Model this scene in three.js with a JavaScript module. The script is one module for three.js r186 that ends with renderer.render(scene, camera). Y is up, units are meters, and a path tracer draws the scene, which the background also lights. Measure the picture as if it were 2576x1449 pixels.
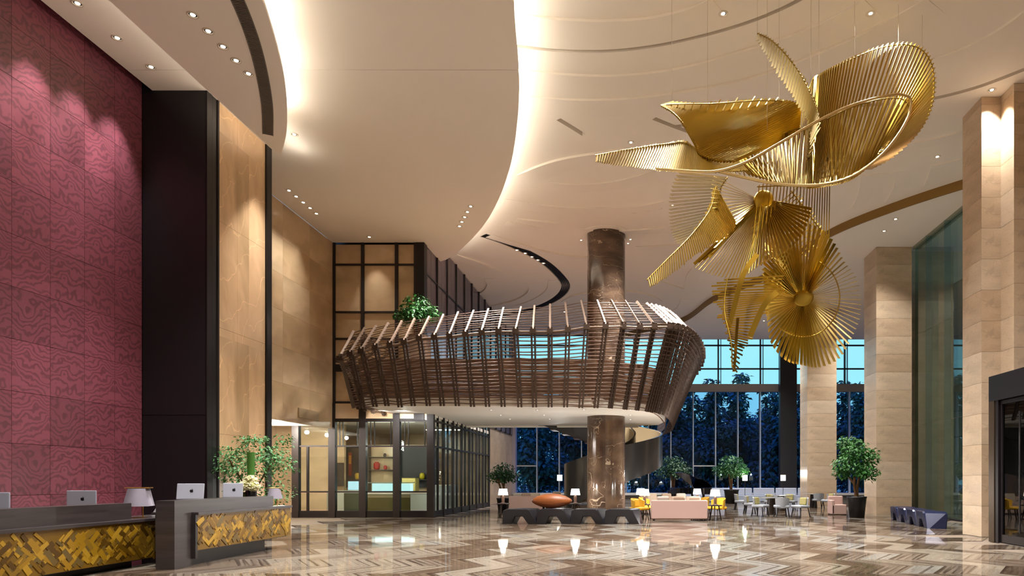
import * as THREE from 'three';
import { mergeGeometries, toCreasedNormals } from 'three/addons/utils/BufferGeometryUtils.js';
import { RoundedBoxGeometry } from 'three/addons/geometries/RoundedBoxGeometry.js';
import { Brush, Evaluator, SUBTRACTION } from 'three-bvh-csg';
import { RectAreaLightUniformsLib } from 'three/addons/lights/RectAreaLightUniformsLib.js';
RectAreaLightUniformsLib.init();

// ---------- camera, sky, exposure ----------
const F = 1700, VX = 1590, VY = 1205, EYE = 1.5;           // focal length and principal point of a shifted lens
const scene = new THREE.Scene();
const camera = new THREE.PerspectiveCamera(2 * Math.atan(724.5 / F) * 180 / Math.PI, 2576 / 1449, 0.1, 400);
camera.position.set(0, EYE, 0);
camera.setViewOffset(2576, 1449, 1288 - VX, 724.5 - VY, 2576, 1449);
camera.updateProjectionMatrix(); camera.updateMatrixWorld();
const renderer = new THREE.WebGLRenderer({ antialias: true });
renderer.toneMapping = THREE.LinearToneMapping;
renderer.toneMappingExposure = 1.42;
renderer.shadowMap.enabled = true;
{ // dusk sky: pale cyan low down, deep blue overhead
  const w = 64, h = 256, d = new Float32Array(w * h * 4);
  for (let j = 0; j < h; j++) for (let i = 0; i < w; i++) {
    const el = Math.max(0, ((j + 0.5) / h - 0.5) * 2), q = Math.min(1, Math.max(0, (el - 0.12) / 0.3)), k = 1 - q * q * (3 - 2 * q), o = (j * w + i) * 4;
    d[o] = 0.03 + 0.37 * k; d[o + 1] = 0.16 + 0.64 * k; d[o + 2] = 1.5 - 0.62 * k; d[o + 3] = 1;
  }
  const t = new THREE.DataTexture(d, w, h, THREE.RGBAFormat, THREE.FloatType);
  t.mapping = THREE.EquirectangularReflectionMapping; t.magFilter = THREE.LinearFilter; t.needsUpdate = true;
  scene.background = t;
}
const WARM = new THREE.Color(1, 0.98, 0.95), COVE = new THREE.Color(1, 0.93, 0.81), SOFTW = new THREE.Color(1, 0.94, 0.84);
const DL = 1.65;                                             // power of the downlights
// ---------- helpers ----------
let seed = 7;
const rnd = () => { seed = (seed * 1664525 + 1013904223) >>> 0; return seed / 4294967296; };
const rr = (a, b) => a + (b - a) * rnd();
const h2 = (x, y, s = 0) => { let n = (Math.imul(x, 374761393) + Math.imul(y, 668265263) + Math.imul(s, 974634221)) | 0; n = Math.imul(n ^ (n >>> 13), 1274126177); return ((n ^ (n >>> 16)) >>> 0) / 4294967296; };
const noise = (x, y, s = 0) => { const i = Math.floor(x), j = Math.floor(y), u = x - i, v = y - j, a = u * u * (3 - 2 * u), b = v * v * (3 - 2 * v);
  return (h2(i, j, s) * (1 - a) + h2(i + 1, j, s) * a) * (1 - b) + (h2(i, j + 1, s) * (1 - a) + h2(i + 1, j + 1, s) * a) * b; };
const fbm = (x, y, s = 0, o = 4) => { let v = 0, a = 0.5; for (let k = 0; k < o; k++) { v += a * noise(x, y, s + k); x *= 2; y *= 2; a *= 0.5; } return v; };
const lerp = (a, b, t) => a + (b - a) * t, clamp = (v, a, b) => Math.min(b, Math.max(a, v));
const sstep = (a, b, v) => { const t = clamp((v - a) / (b - a), 0, 1); return t * t * (3 - 2 * t); };
const V = (x, y, z) => new THREE.Vector3(x, y, z);
const at = (px, py, d) => V((px - VX) * d / F, EYE + (VY - py) * d / F, -d);          // a point of the photograph at its own distance
const onPlane = (px, py, y) => at(px, py, (y - EYE) * F / (VY - py));                 // ... on a level plane (ceilings)
const mix3 = (a, b, t) => [lerp(a[0], b[0], t), lerp(a[1], b[1], t), lerp(a[2], b[2], t)];
function tex(w, h, fn, srgb = true) {
  const d = new Uint8Array(w * h * 4);
  for (let j = 0; j < h; j++) for (let i = 0; i < w; i++) { const c = fn(i / w, j / h, i, j), o = (j * w + i) * 4; d[o] = clamp(c[0], 0, 255); d[o + 1] = clamp(c[1], 0, 255); d[o + 2] = clamp(c[2], 0, 255); d[o + 3] = 255; }
  const t = new THREE.DataTexture(d, w, h); t.wrapS = t.wrapT = THREE.RepeatWrapping; t.magFilter = THREE.LinearFilter; t.minFilter = THREE.LinearMipmapLinearFilter; t.generateMipmaps = true;
  if (srgb) t.colorSpace = THREE.SRGBColorSpace; t.needsUpdate = true; return t;
}
const rep = (t, x, y) => { t.repeat.set(x, y); return t; };
const mat = (color, roughness = 0.6, metalness = 0, more = {}) => { const { physical, ...m } = more; return new (physical || m.transmission || m.clearcoat || m.sheen ? THREE.MeshPhysicalMaterial : THREE.MeshStandardMaterial)({ color, roughness, metalness, ...m }); };
const glow = (color, k) => new THREE.MeshStandardMaterial({ color: 0x222222, emissive: color, emissiveIntensity: k, roughness: 1 });
const used = {};
const numbered = n => { const k = used[n] = (used[n] ?? -1) + 1; return k ? n + '_' + String(k).padStart(3, '0') : n; };
function part(parent, name, geo, m, x = 0, y = 0, z = 0, ry = 0, rx = 0, rz = 0) {
  const o = new THREE.Mesh(geo, m); o.name = name; o.position.set(x, y, z); o.rotation.set(rx, ry, rz); o.castShadow = o.receiveShadow = true; parent.add(o); return o;
}
function thing(name, label, category, x = 0, y = 0, z = 0, ry = 0, group) {
  const o = new THREE.Group(); o.name = numbered(name); o.position.set(x, y, z); o.rotation.y = ry; o.userData = { label, category }; if (group) o.userData.group = group; scene.add(o); return o;
}
function single(name, label, category, geo, m, x = 0, y = 0, z = 0, ry = 0, group) {
  const o = part(scene, numbered(name), geo, m, x, y, z, ry); o.userData = { label, category }; if (group) o.userData.group = group; return o;
}
function struct(name, label, category, geo, m, x = 0, y = 0, z = 0) {
  const o = geo ? part(scene, name, geo, m, x, y, z) : new THREE.Group(); if (!geo) { o.name = name; o.position.set(x, y, z); scene.add(o); }
  o.userData = { kind: 'structure', label, category }; return o;
}
function copy(src, x, y, z, ry = 0, label) { const o = src.clone(); o.name = numbered(src.name.replace(/_\d{3}$/, '')); o.position.set(x, y, z); o.rotation.y = ry; o.userData = { ...src.userData }; if (label) o.userData.label = label; scene.add(o); return o; }
const bx = (w, h, d) => { const g = new THREE.BoxGeometry(w, h, d), u = g.attributes.uv; // uv in metres
  const s = [[d, h], [d, h], [w, d], [w, d], [w, h], [w, h]];
  for (let f = 0; f < 6; f++) for (let k = 0; k < 4; k++) u.setXY(f * 4 + k, u.getX(f * 4 + k) * s[f][0], u.getY(f * 4 + k) * s[f][1]); return g; };
const off = (g, x, y, z) => g.translate(x, y, z);
const bb = (x0, x1, y0, y1, z0, z1) => off(bx(x1 - x0, y1 - y0, Math.abs(z1 - z0)), (x0 + x1) / 2, (y0 + y1) / 2, (z0 + z1) / 2);   // box from bounds
const rb = (w, h, d, r = 0.03, s = 2) => new RoundedBoxGeometry(w, h, d, s, Math.min(r, w / 2.01, h / 2.01, d / 2.01));
const cyl = (r0, r1, h, n = 20, open = false) => new THREE.CylinderGeometry(r1, r0, h, n, 1, open).translate(0, h / 2, 0);
const merge = gs => mergeGeometries(gs.map(g => { const q = g.index ? g.toNonIndexed() : g; for (const k of Object.keys(q.attributes)) if (!['position', 'normal', 'uv'].includes(k)) q.deleteAttribute(k); return q; }));
function bar(a, b, w, t = w, up = V(0, 1, 0)) { // rectangular bar from a to b
  const L = a.distanceTo(b), g = bx(w, t, L), z = b.clone().sub(a).normalize(); let x = new THREE.Vector3().crossVectors(up, z); if (x.lengthSq() < 1e-6) x.set(1, 0, 0); x.normalize();
  const y = new THREE.Vector3().crossVectors(z, x); g.applyMatrix4(new THREE.Matrix4().makeBasis(x, y, z)); const c = a.clone().add(b).multiplyScalar(0.5); return g.translate(c.x, c.y, c.z);
}
const tube = (pts, r, n = 40, rs = 6, closed = false) => new THREE.TubeGeometry(new THREE.CatmullRomCurve3(pts, closed), n, r, rs, closed);
function loft(sections, { closed = true, caps = true, crease = 0.6 } = {}) { // sections: equal-length closed outlines
  const pos = [], uv = [], m = sections[0].length, n = sections.length; let lu = 0;
  const push = (p, u, v) => { pos.push(p.x, p.y, p.z); uv.push(u, v); };
  for (let i = 0; i < n - 1; i++) { const A = sections[i], B = sections[i + 1], du = A[0].distanceTo(B[0]); let lv = 0;
    for (let j = 0; j < (closed ? m : m - 1); j++) { const k = (j + 1) % m, dv = A[j].distanceTo(A[k]);
      push(A[j], lu, lv); push(B[j], lu + du, lv); push(B[k], lu + du, lv + dv); push(A[j], lu, lv); push(B[k], lu + du, lv + dv); push(A[k], lu, lv + dv); lv += dv; } lu += du; }
  if (caps && closed) for (const [S, flip] of [[sections[0], false], [sections[n - 1], true]]) for (let j = 1; j < m - 1; j++) { const t = flip ? [S[0], S[j + 1], S[j]] : [S[0], S[j], S[j + 1]]; t.forEach(p => push(p, p.x, p.y)); }
  const g = new THREE.BufferGeometry(); g.setAttribute('position', new THREE.Float32BufferAttribute(pos, 3)); g.setAttribute('uv', new THREE.Float32BufferAttribute(uv, 2)); g.computeVertexNormals();
  return toCreasedNormals(g, crease);
}
function slab(pts, y0, y1, m4 = 0) { // level plate with outline pts ([x, z])
  const s = new THREE.Shape(pts.map(p => new THREE.Vector2(p[0], -p[1]))); const g = new THREE.ExtrudeGeometry(s, { depth: y1 - y0, bevelEnabled: false, steps: 1 }); g.rotateX(-Math.PI / 2); g.translate(0, y0, 0); return g;
}
function spline(pts, n) { return new THREE.CatmullRomCurve3(pts, false, 'centripetal').getSpacedPoints(n); }
function ledRect(x, y, z, w, h, dir, tangent, color, k) { const l = new THREE.RectAreaLight(color, k, w, h); const Z = dir.clone().negate().normalize(), X = tangent.clone().normalize(), Y = new THREE.Vector3().crossVectors(Z, X); l.quaternion.setFromRotationMatrix(new THREE.Matrix4().makeBasis(X, Y, Z)); l.position.set(x, y, z); l.name = 'area_light'; scene.add(l); return l; }
function spot(x, y, z, tx, ty, tz, k, angle = 0.55, color = WARM, pen = 0.7) { const l = new THREE.SpotLight(color, k, 0, angle, pen, 2); l.position.set(x, y, z); l.target.position.set(tx, ty, tz); l.castShadow = true; l.shadow.radius = 2; l.name = 'spot_light'; scene.add(l); scene.add(l.target); return l; }
function pointL(x, y, z, k, color = WARM, r = 2) { const l = new THREE.PointLight(color, k, 0, 2); l.position.set(x, y, z); l.castShadow = true; l.shadow.radius = r; l.name = 'point_light'; scene.add(l); return l; }

// ---------- materials ----------
const stoneTex = tint => tex(512, 512, (u, v) => { const n = fbm(u * 3, v * 9, 3), f = noise(u * 120, v * 160, 9), w = Math.abs(fbm(u * 5 + n, v * 5, 21) - 0.48); const k = 0.9 + 0.2 * (n - 0.5) + 0.05 * (f - 0.5) - (w < 0.012 ? 0.05 : 0); return [tint[0] * k, tint[1] * k, tint[2] * k]; });
const stoneMats = [[214, 188, 158], [204, 176, 145], [220, 196, 168]].map(t => mat(0xffffff, 0.28, 0, { map: rep(stoneTex(t), 0.5, 0.5) }));
const beigeSlab = [[204, 176, 142], [196, 166, 130]].map((t, q) => mat(0xffffff, 0.22, 0, { map: rep(tex(512, 512, (u, v) => { const n = fbm(u * 2 + 1.5 * fbm(u * 2, v * 3, 5 + q), v * 3, 12 + q, 5), k = 0.82 + 0.36 * n; return [t[0] * k, t[1] * k, t[2] * k * (0.96 + 0.06 * n)]; }), 0.4, 0.4) }));
const tanMarble = mat(0xffffff, 0.2, 0, { map: rep(tex(512, 1024, (u, v) => { const p = u * 1.2 + v * 0.9, n = fbm(p * 3 + 2 * fbm(u * 2, v * 3, 2), (v - u * 0.5) * 2.4, 31, 5), s = Math.abs(Math.sin((u * 2.4 - v * 5.2 + 2.6 * fbm(u * 2.5, v * 4, 7)) * 3.1)), k = 0.78 + 0.36 * n + (s < 0.06 ? 0.1 : 0); return [216 * k, 178 * k, 130 * k + 12 * n]; }), 0.45, 0.2) });
const brownMarble = mat(0xffffff, 0.12, 0, { map: tex(1024, 1024, (u, v) => { const n = fbm(u * 7, v * 14, 3, 5); let c = mix3([58, 44, 36], [112, 90, 72], clamp(n * 1.5 - 0.25, 0, 1));
  const w1 = Math.abs(fbm(u * 5 + 0.7 * n, v * 9, 41, 4) - 0.47), w2 = Math.abs(fbm(u * 11, v * 16 + n, 55, 4) - 0.5), g = noise(u * 3, v * 6, 77);
  if (w1 < 0.007 * g) c = mix3(c, [205, 185, 160], 0.7); else if (w2 < 0.008 * g) c = mix3(c, [180, 160, 140], 0.45); return c; }) });
const black = mat(0x0d0b0e, 0.38), blackGrain = mat(0xffffff, 0.42, 0, { map: tex(512, 512, (u, v) => { const k = 0.75 + 0.5 * fbm(u * 60, v * 2, 8); return [15 * k, 13 * k, 17 * k]; }) });
const bronze = mat(0x251d1b, 0.48, 0.2), bronzeDark = mat(0x1c1719, 0.4, 0.3), white = mat(0xe6dccd, 0.75);
const plaster = mat(0xf0e7da, 0.8), plasterRight = mat(0xefe6da, 0.78);
const glass = mat(0xe8f4fa, 0.0, 0, { transmission: 1, thickness: 0, ior: 1.45 });
const shopGlass = mat(0xf4faf6, 0.0, 0, { transmission: 1, thickness: 0, ior: 1.4 });
const blueGlass = mat(0xc8deee, 0.0, 0, { transmission: 1, thickness: 0, ior: 1.2 });
const fin = mat(0xe4eef2, 0.15, 0, { transmission: 0.5, thickness: 0 });
const steelBlue = mat(0x3e3e42, 0.35, 0.5);
const gold = mat(0xb8862b, 0.24, 1), brass = mat(0xc79a52, 0.28, 1);
const ribM = mat(0x4e3e34, 0.38, 0.4), tipM = mat(0x86705f, 0.55, 0.4), rodM = mat(0x6e584a, 0.4, 0.4);
// ---------- room shell ----------
const XL = -11.65, MID = 10.7, RC = 11.4, RS = 11.1, LS = 10.1, XR = 11.6, ZB = -46.5, ZF = 7;
struct('wall_left', 'plain wall plane behind the burgundy panels and marble', 'wall', bb(XL - 0.3, XL, 0, 11.6, ZF, -19.6), mat(0x4a2430, 0.8));
struct('wall_rear', 'plain beige wall closing the lobby', 'wall', bb(XL - 0.3, 19, 0, 11.6, ZF + 0.3, ZF), plaster);
struct('wall_right', 'beige stone wall along the entrance side', 'wall', bb(XR, XR + 0.3, 0, 11.6, ZF, -17), stoneMats[1]);
struct('wall_return', 'narrow stone wall behind the pilaster beside the glass', 'wall', bb(XR, 18.3, 0, 11.6, -29.4, -29.7), stoneMats[1]);
struct('wall_far_side', 'beige stone wall beside the rear lounge windows', 'wall', bb(18, 18.3, 0, 11.6, -29.7, ZB), stoneMats[1]);
// floor of chevron marble
{
  const floor = struct('floor', 'polished marble floor in cream, tan and brown zigzag bands', 'floor', bb(-16.3, 18.3, -0.3, -0.012, ZF + 0.3, ZB - 0.3), mat(0x6a5c4e, 0.6));
  const NV = 16, W = 0.53, DZ = 0.94, SH = 0.62;
  const pal = [[[214, 201, 183], [186, 163, 138]], [[205, 190, 170], [165, 140, 116]], [[188, 170, 148], [128, 102, 82]], [[172, 146, 122], [96, 73, 56]], [[150, 126, 104], [70, 54, 42]], [[220, 214, 203], [176, 164, 148]], [[196, 176, 156], [110, 88, 72]], [[212, 196, 176], [150, 124, 100]]];
  const atlas = tex(2048, 1024, (u, v) => { const c = Math.floor(u * 8), r = Math.floor(v * 2), k = r * 8 + c, a = u * 8 - c, b = v * 2 - r, p = pal[k % 8];
    const n = fbm(a * 11 + 0.5 * fbm(a * 3, b * 3, k), b * 0.8, 100 + k * 7, 5), st = 0.5 + 0.5 * Math.sin((a * 4 + 5 * n + 0.4 * fbm(a * 3, b * 5, k + 50)) * 6.28), f = noise(a * 70, b * 60, 5);
    let col = mix3(p[0], p[1], clamp(0.75 * n + 0.45 * st * n + (k > 7 ? 0.16 : 0) - 0.12, 0, 1)); const dk = sstep(0.55, 0.68, fbm(a * 14, b * 0.7, 300 + k, 3)); col = mix3(col, [74, 56, 44], dk * (k % 8 === 5 ? 0.15 : 0.6)); const ed = Math.max(sstep(0.16, 0.06, a) * (k % 2 === 0 ? 0.85 : 0), (k % 4 === 1 ? 0.7 : 0) * sstep(0.08, 0.03, Math.abs(a - 0.62))); col = mix3(col, [74, 56, 44], ed * (0.55 + 0.5 * n)); const g = 0.54 + 0.1 * f; return [col[0] * g, col[1] * g, col[2] * g]; });
  const fm = mat(0xffffff, 0.04, 0, { map: atlas, physical: true, specularIntensity: 1, ior: 1.08 });
  const geos = [];
  const tile = (k, s) => { const c = k % 8, r = k >> 3, e = 0.0015, g = new THREE.BufferGeometry(), T = 0, B = -0.014, x0 = e, x1 = W - e;
    const near = [[x0, 0, -e], [x1, 0, -e]], far = [[x0 + s * SH, 0, -DZ + e], [x1 + s * SH, 0, -DZ + e]], q = [near[0], near[1], far[1], far[0]], pos = [], uv = [], nor = [];
    const U = [[0.03, 0.02], [0.97, 0.02], [0.97, 0.98], [0.03, 0.98]].map(p => [(c + p[0]) / 8, (r + (s > 0 ? p[1] : 1 - p[1])) / 2]);
    const tri = (a, b, d, n) => [a, b, d].forEach(([p, t]) => { pos.push(...p); uv.push(...t); nor.push(...n); });
    const top = q.map((p, i) => [[p[0], T, p[2]], U[i]]), bot = q.map((p, i) => [[p[0], B, p[2]], U[i]]);
    tri(top[0], top[1], top[2], [0, 1, 0]); tri(top[0], top[2], top[3], [0, 1, 0]);
    for (let i = 0; i < 4; i++) { const j = (i + 1) % 4, dx = q[j][0] - q[i][0], dz = q[j][2] - q[i][2], L = Math.hypot(dx, dz), n = [-dz / L, 0, dx / L]; tri(bot[i], bot[j], top[j], n); tri(bot[i], top[j], top[i], n); }
    g.setAttribute('position', new THREE.Float32BufferAttribute(pos, 3)); g.setAttribute('normal', new THREE.Float32BufferAttribute(nor, 3)); g.setAttribute('uv', new THREE.Float32BufferAttribute(uv, 2)); return g; };
  for (let k = 0; k < NV; k++) geos.push([tile(k, 1), tile(k, -1)]);
  const all = [];
  for (let r = 0; r < 46; r++) { const z = -3.2 - r * DZ, s = r % 2 ? -1 : 1, o = r % 2 ? SH : 0;
    for (let i = -22; i < 34; i++) { const x = i * W + o; if (z - DZ < ZB + 0.02) continue; const lim = z < -28.5 ? 17.2 : XR - 0.05; if (x < XL + 0.7 || x + W + SH > lim + 0.6) continue; if (x > 8 && z > -17.6 && z < -9) { if (x + W + SH > 8.55) continue; } if (z < -25.3 && x < -7.7) continue;
      const keep = h2(i, r >> 1, 4) < 0.8, k = Math.floor(h2(i, keep ? 0 : r, 9) * NV), d = -z - 0.5, px = VX + (x + 0.3) * F / d, py = VY + EYE * F / d;
      all.push({ x, z, s, k, seen: py < 1465 && px > (d < 15 ? 720 : 560) && px < 2620, d }); } }
  const near = all.filter(t => t.seen).sort((a, b) => a.d - b.d).slice(0, 300), set = new Set(near), rest = [];
  for (const t of near) part(floor, 'floor_tile', geos[t.k][t.s > 0 ? 0 : 1], fm, t.x, 0, t.z);
  for (const t of all) if (!set.has(t)) rest.push(geos[t.k][t.s > 0 ? 0 : 1].clone().translate(t.x, 0, t.z));
  part(floor, 'further_floor_tiles', merge(rest), fm).userData.kind = 'stuff';
}
// left wall: burgundy burr panels
{
  const pats = [0, 1, 2, 3].map(q => tex(320, 384, (u, v) => { const a = fbm(u * 1.6 + 3 * q, v * 1.8, 60 + q, 4), b = fbm(u * 4, v * 6 + q, 80 + q, 3), w = Math.sin((v * (6 + q) + 7.5 * a + 1.4 * b) * 6.28), l = sstep(-0.9, 0.2, w), f = noise(u * 160, v * 40, q), k = (0.84 + 0.2 * l + 0.06 * (f - 0.5)) * (0.94 + 0.04 * q); return [120 * k, 62 * k, 74 * k]; }));
  const ms = pats.map((t, q) => mat(0xffffff, 0.42, 0, { map: t, bumpMap: t, bumpScale: 0.0025 }));
  const g = [0, 1].map(f => { const b = new THREE.BoxGeometry(0.025, 0.972, 0.833); if (f) for (let i = 0; i < b.attributes.uv.count; i++) b.attributes.uv.setX(i, 1 - b.attributes.uv.getX(i)); return b; });
  const wall = struct('wall_panelling', 'burgundy burr wood wall panels behind the reception desks', 'wall', bb(XL, XL + 0.02, 0, 11, -2.5, -16), mat(0x3a1a22, 0.7));
  for (let c = 0; c < 10; c++) for (let r = 0; r < 12; r++) { const y = 0.21 - 0.98 + r * 0.98 + 0.49; if (y < 0.2) { continue; } part(wall, 'panel', g[Math.floor(h2(c, r, 2) * 2)], ms[Math.floor(h2(c, r, 1) * 4)], XL + 0.033, y, -16 + 0.42 + c * 0.84); }
  part(wall, 'skirting', bb(XL, XL + 0.05, 0, 0.2, -2.5, -16), black);
}
// black and tan block that steps out of the left wall
{
  const w = struct('wall_block', 'black timber corner and tan marble face stepping out of the wall', 'wall', bb(XL, -10.1, 0, RC - 0.02, -16.03, -18.8), black);
  const t = part(w, 'front_panel', bb(XL + 0.06, -10.09, 3.02, MID, -16, -16.03), blackGrain); part(w, 'front_panel', bb(XL + 0.06, -10.09, 0, 3.0, -16, -16.03), blackGrain);
  part(w, 'corner_trim', bb(-10.1, -10.06, 0, RC - 0.02, -16.0, -16.2), bronzeDark); part(w, 'corner_trim', bb(-10.1, -10.07, 0, RC - 0.02, -16.22, -16.38), black); part(w, 'corner_trim', bb(-10.1, -10.05, 0, RC - 0.02, -16.4, -16.46), bronze);
  for (const [y0, y1] of [[0, 2.6], [2.605, 5.2], [5.205, 7.8], [7.805, 11.35]]) for (const [z0, z1] of [[-16.47, -17.25], [-17.254, -18.55]]) { const g = bb(-10.1, -10.075, y0, y1, z0, z1); const u = g.attributes.uv; for (let i = 0; i < u.count; i++) u.setXY(i, u.getX(i) - z0, u.getY(i) + y0); part(w, 'marble_slab', g, tanMarble); }
  part(w, 'end_post', bb(-10.13, -10.02, 0, RC - 0.02, -18.56, -18.8), black);
}
// beige stone wall with the corridor opening
{
  const w = struct('wall_beige', 'beige stone slab wall beside the tan marble block', 'wall', bb(XL - 0.3, XL - 0.03, 3.5, MID, -18.8, -26.3), plaster);
  for (let r = 0; r < 6; r++) for (let c = 0; c < 4; c++) part(w, 'stone_slab', bb(XL - 0.03, XL, 3.5 + r * 1.2, 3.5 + r * 1.2 + 1.196, -18.8 - c * 1.875, -18.8 - c * 1.875 - 1.871), beigeSlab[Math.floor(h2(r, c, 3) * 2)]);
  part(w, 'opening_jamb', bb(XL - 0.3, XL, 0, 3.5, -18.8, -19.6), beigeSlab[0]); part(w, 'lintel_trim', bb(XL - 0.02, XL + 0.02, 3.44, 3.52, -19.6, -26.2), beigeSlab[1]);
  const sign = single('wall_plaque', 'beige rectangular plaque on the stone wall above the corridor opening', 'plaque', rb(0.05, 0.34, 1.5, 0.01), mat(0xa58d6c, 0.5), XL + 0.03, 3.82, -24.3);
}
// corridor and shop interior shell
struct('wall_corridor', 'beige wall of the corridor beside the shop', 'wall', bb(-16.3, -16, 0, 4.2, -18.8, -36.8), beigeSlab[0]);
struct('wall_corridor_end', 'beige end wall of the corridor near the block', 'wall', bb(-16.3, XL - 0.3, 0, 4.2, -18.5, -18.8), beigeSlab[1]);
struct('ceiling_shop', 'white ceiling over shop and corridor', 'ceiling', bb(-16.3, -7.8, 3.95, 4.1, -26.36, -36.8), white);
struct('ceiling_corridor', 'white low ceiling of the corridor', 'ceiling', bb(-16.3, XL - 0.3, 3.56, 3.7, -18.8, -26.2), white);
struct('wall_shop_rear', 'beige rear wall of the shop', 'wall', bb(-16.3, -7.8, 0, 4.1, -36.8, -37), beigeSlab[0]);
// ceilings
const curveR = [[1292, 0], [1293, 30], [1297, 80], [1303, 150], [1306, 200], [1305, 260], [1300, 320], [1290, 390], [1277, 440], [1255, 500], [1225, 555], [1190, 598], [1150, 635]].map(p => onPlane(p[0], p[1], MID)).map(p => [p.x, p.z]);
const edgeR = [[-2.6, ZF], [-2.4, 0], [-2.28, -7], ...curveR, [-7.85, -28.4], [-8.12, -28.6]];
const edgeL = [[-5.0, ZF], [-5.5, 0], [-6.0, -7], [-6.35, -10.2], ...[[660, 0], [680, 60], [700, 130], [715, 200], [722, 270], [720, 340], [705, 395]].map(p => onPlane(p[0], p[1], LS)).map(p => [p.x, p.z])];
const smooth = (pts, n) => spline(pts.map(p => V(p[0], 0, p[1])), n).map(p => [p.x, p.z]);
const eR = smooth(edgeR, 90), eL = smooth(edgeL, 60);
const insetR = (pts, k) => pts.map((p, i) => { const a = pts[Math.max(0, i - 1)], b = pts[Math.min(pts.length - 1, i + 1)], dx = b[0] - a[0], dz = b[1] - a[1], L = Math.hypot(dx, dz); return [p[0] + dz / L * k, p[1] - dx / L * k]; });  // moves to the left-hand side (-x) when walking away
{
  const split = -15.2, f = eR.filter(p => p[1] > split + 0.05), b = eR.filter(p => p[1] < split - 0.05), xs = lerp(f[f.length - 1][0], b[0][0], 0.5);
  struct('ceiling', 'smooth beige plaster ceiling with a flowing curved edge', 'ceiling', slab([...f, [xs, split + 0.008], [-11.36, split + 0.008], [-11.36, ZF]], MID, MID + 0.09), plaster);
  const c2 = struct('ceiling_inner', 'smooth beige plaster ceiling running to the panelled wall', 'ceiling', slab([[xs, split - 0.008], ...b, [-8.12, -26.3], [-11.65, -26.3], [-11.65, -18.8], [-10.1, -18.8], [-10.1, -16.0], [-11.36, -16.0], [-11.36, split - 0.008]], MID, MID + 0.09), plaster);
  const inn = insetR(eR, 0.4);
  part(c2, 'cove_backing', slab([...inn, [-8.2, -26.4], [-11.36, -26.4], [-11.36, ZF]], MID + 0.09, RC), plaster);
  // cove lights on the lip
  const l = insetR(eR, 0.2), strip = thing('cove_light_strip', 'warm linear light hidden in the curved ceiling edge over the lobby', 'cove light');
  part(strip, 'diffuser', loft(l.map(p => [V(p[0] - 0.02, MID + 0.095, p[1]), V(p[0] + 0.02, MID + 0.095, p[1]), V(p[0] + 0.02, MID + 0.115, p[1]), V(p[0] - 0.02, MID + 0.115, p[1])])), glow(COVE, 3));
  for (let i = 4; i < l.length - 2; i += 4) { const a = l[i - 2], b = l[Math.min(l.length - 1, i + 2)], len = Math.hypot(b[0] - a[0], b[1] - a[1]); ledRect((a[0] + b[0]) / 2, MID + 0.125, (a[1] + b[1]) / 2, len, 0.06, V(0.15, 1, 0), V(b[0] - a[0], 0, b[1] - a[1]), COVE, 42); }
}
{ // lower soffit over the desks, open on both sides
  const o = struct('ceiling_soffit', 'lower leaf shaped plaster soffit over the reception desks', 'ceiling', slab([...eL, [-9.4, ZF]], LS, LS + 0.08), plaster);
  const inn = insetR(eL, 0.4).slice(0, -8); const tip = inn[inn.length - 1];
  part(o, 'cove_backing', slab([...inn, [-9.0, tip[1] - 0.3], [-9.0, ZF]], LS + 0.08, MID), plaster);
  const l = insetR(eL, 0.18).slice(0, -3), strip = thing('cove_light_strip', 'warm linear light hidden in the curved edge of the low soffit', 'cove light');
  part(strip, 'diffuser', loft(l.map(p => [V(p[0] - 0.02, LS + 0.085, p[1]), V(p[0] + 0.02, LS + 0.085, p[1]), V(p[0] + 0.02, LS + 0.105, p[1]), V(p[0] - 0.02, LS + 0.105, p[1])])), glow(COVE, 3));
  for (let i = 18; i < l.length - 2; i += 4) { const a = l[i - 2], b = l[Math.min(l.length - 1, i + 2)], len = Math.hypot(b[0] - a[0], b[1] - a[1]); ledRect((a[0] + b[0]) / 2, LS + 0.115, (a[1] + b[1]) / 2, len, 0.06, V(0.15, 1, 0), V(b[0] - a[0], 0, b[1] - a[1]), COVE, 38); }
  const s2 = thing('cove_light_strip', 'warm linear light along the straight soffit edge by the burgundy wall', 'cove light');
  part(s2, 'diffuser', bb(-9.24, -9.2, LS + 0.085, LS + 0.105, -6, -17.7), glow(COVE, 3));
  for (let z = -7; z > -17.6; z -= 1.5) ledRect(-9.22, LS + 0.115, z - 0.75, 1.5, 0.06, V(-0.2, 1, 0), V(0, 0, 1), COVE, 15);
  // curved air grille
  const gc = smooth([[585, -30], [615, 40], [640, 110], [660, 190], [672, 265], [674, 338]].map(p => onPlane(p[0], p[1], LS)).map(p => [p.x, p.z]), 60), gl = insetR(gc, 0.11), gr = insetR(gc, -0.11);
  const gt = thing('air_grille', 'long curved dark air grille set in the low soffit', 'air grille');
  part(gt, 'backing', loft(gl.map((p, i) => [V(p[0], LS - 0.004, p[1]), V(gr[i][0], LS - 0.004, gr[i][1]), V(gr[i][0], LS - 0.001, gr[i][1]), V(p[0], LS - 0.001, p[1])])), mat(0x2a2623, 0.7));
  const bars = []; for (let i = 0; i < 60; i++) for (const t of [0.25, 0.75]) { const q = (A) => [lerp(A[i][0], A[i + 1][0], t), lerp(A[i][1], A[i + 1][1], t)], a = q(gl), b = q(gr); bars.push(bar(V(a[0], LS - 0.012, a[1]), V(b[0], LS - 0.012, b[1]), 0.022, 0.012)); }
  for (const A of [gl, gr]) bars.push(tube(A.map(p => V(p[0], LS - 0.012, p[1])), 0.012, 60, 4));
  part(gt, 'grille_bars', merge(bars), mat(0x6b6258, 0.5)).userData.kind = 'stuff';
}
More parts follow.
